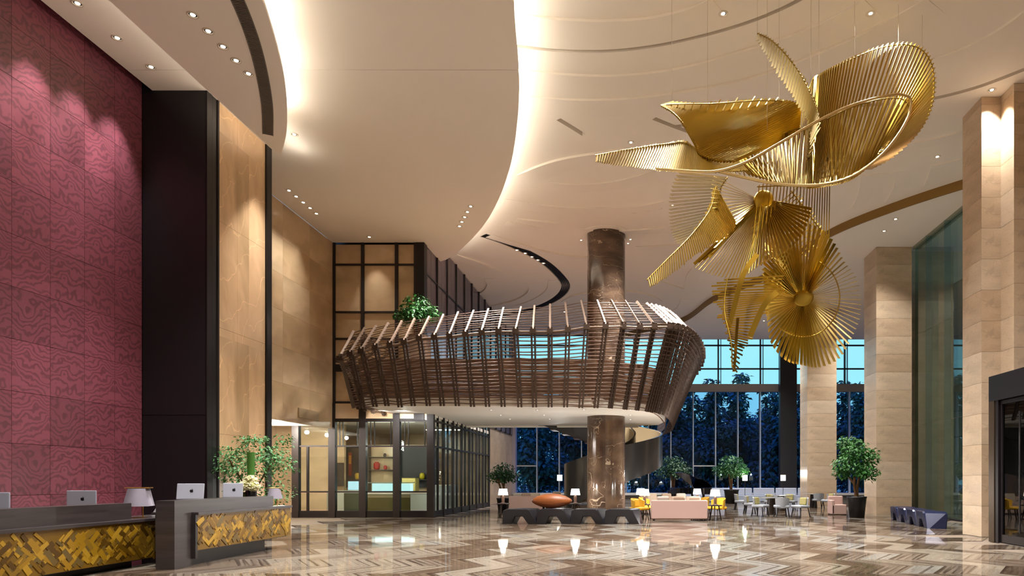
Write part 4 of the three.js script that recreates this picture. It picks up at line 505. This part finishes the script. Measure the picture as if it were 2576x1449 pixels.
// ---------- benches and wooden pod ----------
{
  const bm = mat(0x232125, 0.3, 0.15);
  function bench(label, x, z, ry, m) { const t = thing('sculpted_bench', label, 'bench', x, 0, z, ry); const Wm = 1.13;
    for (let k = 0; k < 4; k++) { const outline = (o, h) => new THREE.Shape([[-0.56 + o, 0], [-0.27, 0], [-0.14, 0.27], [0.12, 0.27], [0.3, 0], [0.6, 0], [0.42, 0.46], [0.36, 0.49], [-0.3, 0.49], [-0.42, 0.44]].map(p => new THREE.Vector2(p[0], p[1])));
      const g = new THREE.ExtrudeGeometry(outline(0.0, 0), { depth: 0.52, bevelEnabled: true, bevelSize: 0.02, bevelThickness: 0.05, bevelSegments: 1, steps: 1 }); g.translate(0, 0, -0.26); const p = g.attributes.position; for (let i = 0; i < p.count; i++) { const z0 = p.getZ(i), y = p.getY(i); p.setX(i, p.getX(i) - z0 * 0.5 * (y > 0.3 ? 1 : 0.35)); p.setZ(i, z0 * (y < 0.1 ? 0.85 : 1)); } g.computeVertexNormals(); part(t, 'arch_segment', toCreasedNormals(g, 0.2), m, (k - 1.5) * Wm, 0.002, 0); } return t; }
  bench('black faceted bench of four arches before the marble column', -2.0, -22.7, 0, bm);
  bench('faceted bench of four arches beside the side glass, dusk reflection painted navy', 9.5, -22.6, Math.PI / 2 - 0.14, mat(0x1a2140, 0.25, 0.2));  // navy puts the dusk sky reflection into the bench colour
  const pod = new THREE.SphereGeometry(1, 36, 20), p = pod.attributes.position; for (let i = 0; i < p.count; i++) { const x = p.getX(i), k = 1 - 0.25 * Math.abs(x) ** 2; p.setXYZ(i, x * 0.68, p.getY(i) * 0.25 * k, p.getZ(i) * 0.25 * k); } pod.computeVertexNormals();
  const t = thing('wooden_pod', 'carved reddish wooden pod sculpture lying on the black bench', 'sculpture', -2.7, 0.765, -22.75); part(t, 'body', pod, mat(0xffffff, 0.4, 0, { map: tex(256, 256, (u, v) => { const n = fbm(u * 5, v * 22, 8); return mix3([92, 46, 20], [168, 96, 44], n); }) })); for (const s of [-1, 1]) part(t, 'notched_end', new THREE.TorusGeometry(0.06, 0.02, 6, 14), mat(0x4a2410, 0.6), s * 0.62, 0, 0, Math.PI / 2);
}
// ---------- sofas, chairs, tables, lamps ----------
const pink = mat(0xb4948a, 0.85), greyF = mat(0xa9a7a6, 0.85), yellow = mat(0xb98a14, 0.75), darkW = mat(0x2a1a12, 0.45), cush = [mat(0xb9a692, 0.9), mat(0x9a8470, 0.9), mat(0xa89f94, 0.9)];
function sofa(label, x, z, ry, w, m) { const t = thing('sofa', label, 'sofa', x, 0, z, ry); part(t, 'base', rb(w, 0.36, 0.85, 0.04), m, 0, 0.22, 0); part(t, 'backrest', rb(w, 0.68, 0.16, 0.04), m, 0, 0.4, -0.4); for (const s of [-1, 1]) part(t, 'armrest', rb(0.14, 0.56, 0.85, 0.04), m, s * (w / 2 - 0.07), 0.32, 0); for (let k = 0; k < 3; k++) { part(t, 'seat_cushion', rb((w - 0.3) / 3 - 0.02, 0.14, 0.66, 0.05), m, (k - 1) * (w - 0.3) / 3, 0.46, 0.06); part(t, 'scatter_cushion', rb(0.42, 0.4, 0.14, 0.06, 3), cush[k], (k - 1) * (w - 0.3) / 3, 0.68, -0.24, 0, -0.25); } for (const [a, b] of [[-1, -1], [1, -1], [-1, 1], [1, 1]]) part(t, 'leg', off(cyl(0.02, 0.025, 0.05, 8), a * (w / 2 - 0.1), 0, b * 0.36), darkW); return t; }
sofa('pink sofa seen from behind between two lamp tables', 1.7, -24.7, Math.PI, 2.02, pink);
sofa('pink sofa with cushions facing the other pink sofa', 1.5, -29.2, 0, 2.2, mat(0xb49a88, 0.85));
sofa('pink sofa behind the wooden pod', -4.75, -30.6, Math.PI, 1.5, pink); sofa('grey sofa between pod and marble column', -3.1, -33.2, 0, 2.2, greyF);
function shellBack(w, h, d, wrap) { // curved chair shell
  const sec = []; const n = 18; for (let i = 0; i <= n; i++) { const a = -wrap + 2 * wrap * i / n, hh = h * (0.72 + 0.28 * Math.cos(a * 0.8)), x = w * Math.sin(a), z = -d * Math.cos(a), ti = 0.045, k = (w - ti) / w; sec.push([V(x * 0.9, 0, z * 0.9), V(x, hh * 0.5, z), V(x * 1.04, hh, z * 1.06), V(x * 1.04 * k, hh, z * 1.06 * k), V(x * k, hh * 0.5, z * k), V(x * 0.9 * k, 0, z * 0.9 * k)]); } return loft(sec, { crease: 0.7 }); }
function chair(label, x, z, ry, m, { legs = black, group, back = 0.46, wrap = 1.35, name = 'dining_chair' } = {}) { const t = thing(name, label, 'chair', x, 0, z, ry, group); part(t, 'seat', rb(0.54, 0.11, 0.54, 0.045), m, 0, 0.42, 0.02); part(t, 'backrest', shellBack(0.3, back, 0.28, wrap), m, 0, 0.36, 0); part(t, 'cushion', rb(0.34, 0.3, 0.1, 0.05), m === yellow ? yellow : mat(0x9a8f5a, 0.9), 0, 0.62, -0.15, 0, -0.15); for (const [a, b] of [[-1, -1], [1, -1], [-1, 1], [1, 1]]) part(t, 'leg', bar(V(a * 0.2, 0.37, b * 0.2), V(a * 0.25, 0, b * 0.26), 0.035), legs); return t; }
chair('yellow armchair with rounded back beside the lamp table near the column', 0.25, -24.6, 0.9, yellow, { legs: darkW, name: 'armchair', back: 0.44, wrap: 1.7 });
chair('yellow armchair behind the two bright table lamps', 0.55, -26.0, 1.2, yellow, { legs: darkW, name: 'armchair', back: 0.44, wrap: 1.7 });
chair('yellow armchair beside the lamp at the sofa end by the dining chairs', 3.2, -25.3, -0.9, yellow, { legs: darkW, name: 'armchair', back: 0.44, wrap: 1.7 });
chair('yellow armchair tucked behind the pink sofa end', 2.75, -26.6, -1.2, yellow, { legs: darkW, name: 'armchair', back: 0.44, wrap: 1.7 });
const lampGlow = glow(new THREE.Color(1, 0.86, 0.66), 4.5);
function sideTable(label, x, z, s = 1) { const t = thing('side_table', label, 'side table', x, 0, z, 0.3); part(t, 'tabletop', off(cyl(0.26, 0.26, 0.03, 24), 0, 0.53, 0), darkW); for (let k = 0; k < 3; k++) { const a = k * 2.09; part(t, 'leg', bar(V(0.14 * Math.cos(a), 0.53, 0.14 * Math.sin(a)), V(0.24 * Math.cos(a), 0, 0.24 * Math.sin(a)), 0.035), darkW); } part(t, 'stretcher', off(cyl(0.16, 0.16, 0.015, 18), 0, 0.16, 0), darkW); return t; }
function tableLamp(label, x, y, z, k = 3.2, s = 1) { const t = thing('table_lamp', label, 'lamp', x, y, z); t.scale.setScalar(s); part(t, 'base', new THREE.LatheGeometry([[0.001, 0], [0.1, 0], [0.1, 0.02], [0.055, 0.04], [0.06, 0.27], [0.015, 0.3], [0.015, 0.36], [0.001, 0.36]].map(p => new THREE.Vector2(p[0], p[1])), 20), mat(0x4a3022, 0.4)); part(t, 'lamp_shade', new THREE.CylinderGeometry(0.15, 0.19, 0.24, 28, 1, true), lampGlow, 0, 0.44, 0); part(t, 'bulb', new THREE.SphereGeometry(0.04, 10, 8), lampGlow, 0, 0.42, 0); pointL(x, y + 0.62 * s, z, k * 0.5, WARM, 5); pointL(x, y + 0.42 * s, z, k, WARM, 3); return t; }
for (const [x, z, tl, ll] of [[-4.98, -26.1, 'dark three legged side table near the shop corner', 'lit white table lamp standing near the shop corner'], [-2.2, -26.2, 'dark three legged side table behind the wooden pod', 'lit white table lamp between wooden pod and column'], [0.47, -25.3, 'dark three legged side table by the yellow armchairs', 'lit white table lamp beside the yellow armchairs'], [3.0, -24.4, 'dark three legged side table at the pink sofa end', 'lit white table lamp at the pink sofa end']]) { sideTable(tl, x, z); tableLamp(ll, x, 0.56, z); }
sideTable('dark three legged side table behind the yellow armchairs', 0.35, -27.2); tableLamp('lit white table lamp partly hidden by the one beside the armchairs', 0.35, 0.56, -27.2);
sideTable('dark three legged side table before the grand piano', 2.72, -28.2); tableLamp('lit white table lamp before the grand piano', 2.72, 0.56, -28.2, 3.2, 0.95);
function floorLamp(label, px, d) { const p = at(px, 1205, d), t = thing('floor_lamp', label, 'lamp', p.x, 0, p.z); part(t, 'base', cyl(0.16, 0.16, 0.02, 20), bronzeDark); part(t, 'pole', cyl(0.014, 0.014, 1.45, 8), bronzeDark); part(t, 'lamp_shade', off(cyl(0.15, 0.15, 0.34, 24, true), 0, 1.4, 0), lampGlow); pointL(p.x, 1.85, p.z, 4, WARM, 4); }
floorLamp('lit floor lamp before the window beside the staircase', 1408, 40); floorLamp('lit floor lamp by the window behind the dining chairs', 1874, 41); floorLamp('lit floor lamp by the dark window column', 1970, 41);
// dining group
{
  const g = 'pale grey dining chairs in the lounge', cls = ['pale grey dining chair turned sideways, first beside the potted tree', 'pale grey dining chair turned sideways, second beside the potted tree', 'pale grey dining chair with angled back beside the nearer pedestal table', 'pale grey dining chair with its back to the lobby at the nearer table', 'pale grey dining chair facing the one with its back to the lobby', 'pale grey dining chair across the nearer pedestal table', 'pale grey dining chair across the table, angled to the pilaster', 'pale grey dining chair with its back to the lobby before the far pilaster', 'pale grey dining chair turned sideways beside the pink block seat'];
  for (const [px, py, ry] of [[1862, 1283, 1.3], [1888, 1292, 1.2], [1912, 1299, 0.9], [1966, 1301, Math.PI], [2014, 1301, -1.0], [1940, 1284, 0.3], [1985, 1284, -0.4], [2058, 1278, Math.PI], [2085, 1281, -1.1]]) { const d = 2550 / (py - 1205); chair(cls.shift(), (px - VX) * d / F, -d, ry, mat(0x96999f, 0.8), { group: g, back: 0.42, wrap: 1.1 }); }
  for (const [x, z, l] of [[5.85, -28.4, 'round dark pedestal table among the pale grey chairs'], [7.0, -31.8, 'round dark pedestal table nearer the rear windows'], [9.5, -35.4, 'round dark pedestal table beside the pink cube seat']]) { const t = thing('dining_table', l, 'table', x, 0, z); part(t, 'tabletop', off(cyl(0.5, 0.5, 0.03, 30), 0, 0.7, 0), mat(0x8d8a86, 0.25)); part(t, 'pedestal', cyl(0.2, 0.16, 0.7, 20), darkW); }
  const t = thing('banquette', 'long pale upholstered banquette under the rear windows', 'banquette', 8.0, 0, -44.6); part(t, 'base', rb(9, 0.42, 0.7, 0.04), mat(0x9aa2b4, 0.8), 0, 0.22, 0); for (let k = 0; k < 6; k++) part(t, 'back_cushion', rb(1.4, 0.5, 0.18, 0.06), mat(0xa8adbc, 0.8), -3.7 + k * 1.48, 0.66, -0.25);
  const c = thing('cube_seat', 'pink upholstered armchair block beside the big potted tree', 'seat', 8.65, 0, -28.5); part(c, 'body', rb(0.62, 0.42, 0.62, 0.04), pink, 0, 0.22, 0); part(c, 'backrest', rb(0.62, 0.76, 0.16, 0.05), pink, 0, 0.4, -0.26); part(c, 'armrest', rb(0.14, 0.6, 0.62, 0.04), pink, -0.26, 0.32, 0);
}
// grand piano with raised lid
{
  const pm = mat(0x0b0a0e, 0.1), t = thing('grand_piano', 'black grand piano with its lid raised by the window', 'piano', 3.35, 0, -37.5, -1.15);
  const sh = k => { const s = new THREE.Shape(); s.moveTo(-1.2, -0.72); s.lineTo(-1.2, 0.72); s.lineTo(-0.5, 0.72); s.bezierCurveTo(0.3, 0.7, 0.1, 0.15, 0.8, 0.1); s.bezierCurveTo(1.25, 0.05, 1.25, -0.72, 0.8, -0.72); s.lineTo(-1.2, -0.72); return s; };
  part(t, 'case', new THREE.ExtrudeGeometry(sh(), { depth: 0.32, bevelEnabled: true, bevelSize: 0.01, bevelThickness: 0.01, bevelSegments: 1 }).rotateX(Math.PI / 2), pm, 0, 1.0, 0);
  const lid = part(t, 'lid', new THREE.ExtrudeGeometry(sh(), { depth: 0.025, bevelEnabled: false }).rotateX(Math.PI / 2).translate(0, 0, 0.72), pm, 0, 1.04, -0.72); lid.rotation.x = -0.62;
  part(t, 'lid_prop', bar(V(0.1, 1.0, 0.1), V(0.1, 1.6, 0.1), 0.03), pm); part(t, 'keyboard', bx(0.26, 0.04, 1.2), mat(0xe8e4da, 0.3), -1.32, 0.84, 0); part(t, 'key_bed', bx(0.3, 0.1, 1.4), pm, -1.32, 0.76, 0); for (const [a, b] of [[-1, -0.55], [-1, 0.55], [0.7, -0.3]]) part(t, 'leg', cyl(0.05, 0.07, 0.68, 12), pm, a, 0, b);
}
// ---------- shop contents ----------
{
  const dk = mat(0x2a2628, 0.5), cream = mat(0xd8c9a0, 0.6);
  const w = thing('display_wall', 'dark shop display wall with a pale niche and shelves', 'shelving', -11.55, 0, -31.6);
  part(w, 'backing', bb(-2.6, 2.4, 0, 3.1, -0.1, -0.2), beigeSlab[0]); for (const [a, b] of [[-2.5, -0.75], [0.7, 2.4]]) part(w, 'dark_panel', bb(a, b, 1.1, 3.0, 0.05, -0.1), dk); for (const y of [1.9, 2.5]) part(w, 'shelf', bb(-0.75, 0.7, y, y + 0.03, 0.2, -0.1), dk); for (const [a, b] of [[-2.4, -0.85], [0.8, 2.3]]) part(w, 'ledge', bb(a, b, 1.45, 1.48, 0.4, 0.05), dk); for (const x of [-0.75, 0.7]) part(w, 'upright', bb(x - 0.06, x + 0.06, 0, 3.0, 0.22, -0.1), dk);
  const jar = s => new THREE.LatheGeometry([[0.001, 0], [0.1, 0], [0.13, 0.1], [0.13, 0.26], [0.08, 0.3], [0.09, 0.33], [0.001, 0.33]].map(p => new THREE.Vector2(p[0] * s, p[1] * s)), 18), red = mat(0xa8201c, 0.3);
  single('jar', 'large red lidded jar on the lower niche shelf', 'jar', jar(1.1), red, -11.9, 1.935, -31.5); single('jar', 'small red jar beside the larger red jar', 'jar', jar(0.6), red, -11.5, 1.935, -31.5); single('teapot', 'small dark pot on the upper niche shelf', 'pot', jar(0.5), dk, -11.52, 2.535, -31.5);
  for (const [x, y, c, l] of [[-12.75, 1.88, 0xc8a018, 'yellow bottle standing against the dark panel near the corridor'], [-9.75, 1.88, 0xb8a818, 'olive yellow bottle on the yellow cabinet side of the shop']]) single('bottle', l, 'bottle', jar(0.9), mat(c, 0.3), x, y - 0.396, -31.38);
  { const a = thing('hanging_artwork', 'narrow orange and red hanging panel on the dark shop wall', 'artwork', -13.15, 1.65, -31.52); part(a, 'panel', bx(0.16, 1.1, 0.02), mat(0x8a2c14, 0.6), 0, 0.55, 0); part(a, 'orange_field', bx(0.12, 0.4, 0.01), mat(0xc87818, 0.6), 0, 0.75, 0.015); }
  const c = thing('display_counter', 'olive fronted counter with a lit glass display case', 'counter', -10.25, 0, -28.6); part(c, 'base', bb(-0.95, 0.95, 0, 0.72, 0.3, -0.3), mat(0x5a4e1c, 0.5)); part(c, 'worktop', bb(-0.98, 0.98, 0.86, 0.93, 0.33, -0.33), white); part(c, 'plinth_top', bb(-0.95, 0.95, 0.72, 0.86, 0.3, -0.3), mat(0x9a8868, 0.5)); part(c, 'case_glass', bb(-0.9, 0.95, 0.93, 1.33, 0.3, 0.29), shopGlass); part(c, 'case_top', bb(-0.92, 0.97, 1.33, 1.36, 0.31, -0.3), mat(0x9fb4b8, 0.3, 0.5)); part(c, 'case_light', bb(-0.85, 0.9, 0.95, 1.31, -0.24, -0.26), glow(new THREE.Color(0.62, 0.9, 1), 0.9)); ledRect(-10.1, 1.12, -28.8, 1.7, 0.3, V(0, 0, 1), V(1, 0, 0), new THREE.Color(0.7, 0.92, 1), 1.2);
  const c2 = thing('display_cabinet', 'white counter with a lit blue glass case near the corridor', 'cabinet', -12.2, 0, -29.3); part(c2, 'body', bb(-0.9, 0.5, 0, 1.0, 0.3, -0.3), mat(0xcfd0c4, 0.5)); part(c2, 'green_front', bb(-0.15, 0.48, 0.05, 0.9, 0.33, 0.3), mat(0x2e3a24, 0.5)); part(c2, 'case_light', bb(-0.2, 0.48, 1.02, 1.4, -0.2, -0.22), glow(new THREE.Color(0.55, 0.8, 1), 0.9)); part(c2, 'case_glass', bb(-0.2, 0.48, 1.0, 1.45, 0.3, 0.29), shopGlass);
  const c3 = thing('storage_cabinet', 'pale yellow tall cabinet beside the lit display case', 'cabinet', -9.9, 0, -30.2); part(c3, 'body', bb(-0.3, 0.3, 0, 1.55, 0.25, -0.25), mat(0xd8c06a, 0.6)); part(c3, 'top', bb(-0.32, 0.32, 1.55, 1.58, 0.27, -0.27), dk); part(c3, 'door', bb(-0.28, 0.28, 0.1, 1.5, 0.27, 0.25), mat(0xdcc878, 0.55));
  const c4 = thing('counter', 'white marble counter behind the shop corner post', 'counter', -8.7, 0, -28.4); part(c4, 'body', bb(-0.5, 0.35, 0, 0.9, 0.35, -0.35), mat(0xd4d4d0, 0.3)); part(c4, 'worktop', bb(-0.53, 0.38, 0.9, 0.94, 0.38, -0.38), white);
  const c5 = thing('counter', 'tall grey marble counter along the glazed shop side', 'counter', -8.34, 0, -30.25); part(c5, 'body', bb(-0.35, 0.35, 0, 1.2, 0.8, -0.8), mat(0xc4c6c6, 0.3)); part(c5, 'worktop', bb(-0.38, 0.38, 1.2, 1.24, 0.83, -0.83), white);
  const pn = thing('wall_panel', 'small dark notice panel on the corridor wall', 'panel', -13.2, 1.3, -30.3); part(pn, 'board', bx(0.5, 1.0, 0.04), mat(0x23262a, 0.3), 0, 0.4, 0); part(pn, 'frame', merge([off(bx(0.54, 0.03, 0.05), 0, 0.91, 0), off(bx(0.54, 0.03, 0.05), 0, -0.11, 0), off(bx(0.03, 1.0, 0.05), -0.26, 0.4, 0), off(bx(0.03, 1.0, 0.05), 0.26, 0.4, 0)]), bronzeDark);
  struct('wall_shop_partition', 'beige wall inside the shop beside the corridor', 'wall', bb(-16, -12.95, 0, 3.95, -30.4, -30.6), beigeSlab[0]);
  const pd = thing('crystal_pendant', 'small sparkling crystal pendant hanging inside the shop', 'pendant lamp', -9.75, 2.7, -28.6); part(pd, 'cord', off(cyl(0.006, 0.006, 0.85, 6), 0, 0.4, 0), dk); { const g = []; for (let k = 0; k < 60; k++) { const a = k * 2.4, r = 0.06 + 0.03 * h2(k, 1); g.push(new THREE.OctahedronGeometry(0.022).translate(r * Math.cos(a), 0.42 * k / 60, r * Math.sin(a))); } part(pd, 'crystals', merge(g), mat(0xffffff, 0.05, 0, { transmission: 0.6 })).userData.kind = 'stuff'; } part(pd, 'bulb', new THREE.SphereGeometry(0.03, 10, 8), glow(WARM, 8), 0, 0.2, 0); pointL(-9.75, 2.9, -28.6, 3);
  // ceiling panels of light
  for (const [x, z, l] of [[-10.2, -28.6, 'linear ceiling light over the lit display counter'], [-12.8, -28.4, 'linear ceiling light at the corridor end of the shop'], [-9.2, -33.5, 'linear ceiling light at the rear of the shop']]) { single('ceiling_light', l, 'ceiling light', bx(2, 0.03, 0.12), glow(SOFTW, 4), x, 3.93, z); ledRect(x, 3.9, z, 2, 0.12, V(0, -1, 0), V(1, 0, 0), SOFTW, 46); }
  for (const z of [-21.5, -23.5, -25.3]) { const o = single('ceiling_light', 'small round lamp in the corridor ceiling', 'ceiling light', cyl(0.07, 0.07, 0.02, 16), glow(SOFTW, 8), -13.2, 3.54, z, 0, 'corridor lamps'); pointL(-13.2, 3.4, z, 14, SOFTW, 4); }
}
// ---------- outside ----------
{
  struct('ground_outside', 'dusky paved ground beyond the windows', 'ground', bb(-90, 90, -0.6, -0.15, ZB - 0.4, -190), mat(0x6b6966, 0.35));
  struct('ground_side', 'paved forecourt beyond the side glass', 'ground', bb(18.3, 90, -0.6, -0.15, ZF, ZB - 0.4), mat(0x6b6966, 0.5)); struct('ground_forecourt', 'narrow paved strip outside the side glass', 'ground', bb(XR + 0.3, 18.3, -0.2, -0.02, -17, -29.4), mat(0x6b6966, 0.4));
  const fm = [0x4c7458, 0x42664e, 0x587e62].map(c => mat(c, 0.7));
  const list = [[-9, 60, 11], [-4.5, 64, 12], [0, 62, 10.5], [4, 66, 11], [7.6, 62, 11.4], [10.2, 64, 12.2], [13.5, 60, 9], [17, 66, 11], [21, 62, 10.5], [26, 64, 11], [-13, 66, 12], [2, 74, 10], [12, 76, 10.5], [19, 78, 12], [-7, 76, 12], [-2, 70, 12.5], [6, 72, 12], [9.5, 78, 13], [15, 71, 11.5], [23, 74, 13], [30, 72, 12], [-10, 70, 13], [-17, 68, 13], [28, 82, 14], [5, 84, 13], [17, 86, 14], [-4, 86, 14]];
  list.forEach(([x, d, h], i) => { const t = thing('garden_tree', 'tall dark leafy tree in the garden beyond the windows', 'tree', x, -0.15, -d, 0, 'trees beyond the windows'); part(t, 'trunk', tube([V(0, 0, 0), V(0.1, h * 0.4, 0), V(0, h * 0.85, 0.1)], 0.16, 10, 6), mat(0x2a2622, 0.9)); const c = []; for (let k = 0; k < 9; k++) { const f = k / 8; c.push([rr(-1, 1) * (1.6 * (1 - f) + 0.3), h * (0.16 + 0.76 * f), rr(-1, 1), lerp(2.1, 0.7, f), 0.8]); } leaves(t, c, 4200, 0.5, fm[i % 3]); });
  const hd = thing('garden_hedge', 'low clipped dark hedge along the garden edge', 'hedge', 6, -0.15, -56); { const c = []; for (let k = 0; k < 26; k++) c.push([-22 + k * 1.8, 0.6, 0, 0.95, 0.7]); leaves(hd, c, 5200, 0.22, fm[1]); part(hd, 'stems', bx(46, 0.5, 0.3), mat(0x20281f, 0.9), 0, 0.3, 0); }
}
renderer.render(scene, camera);
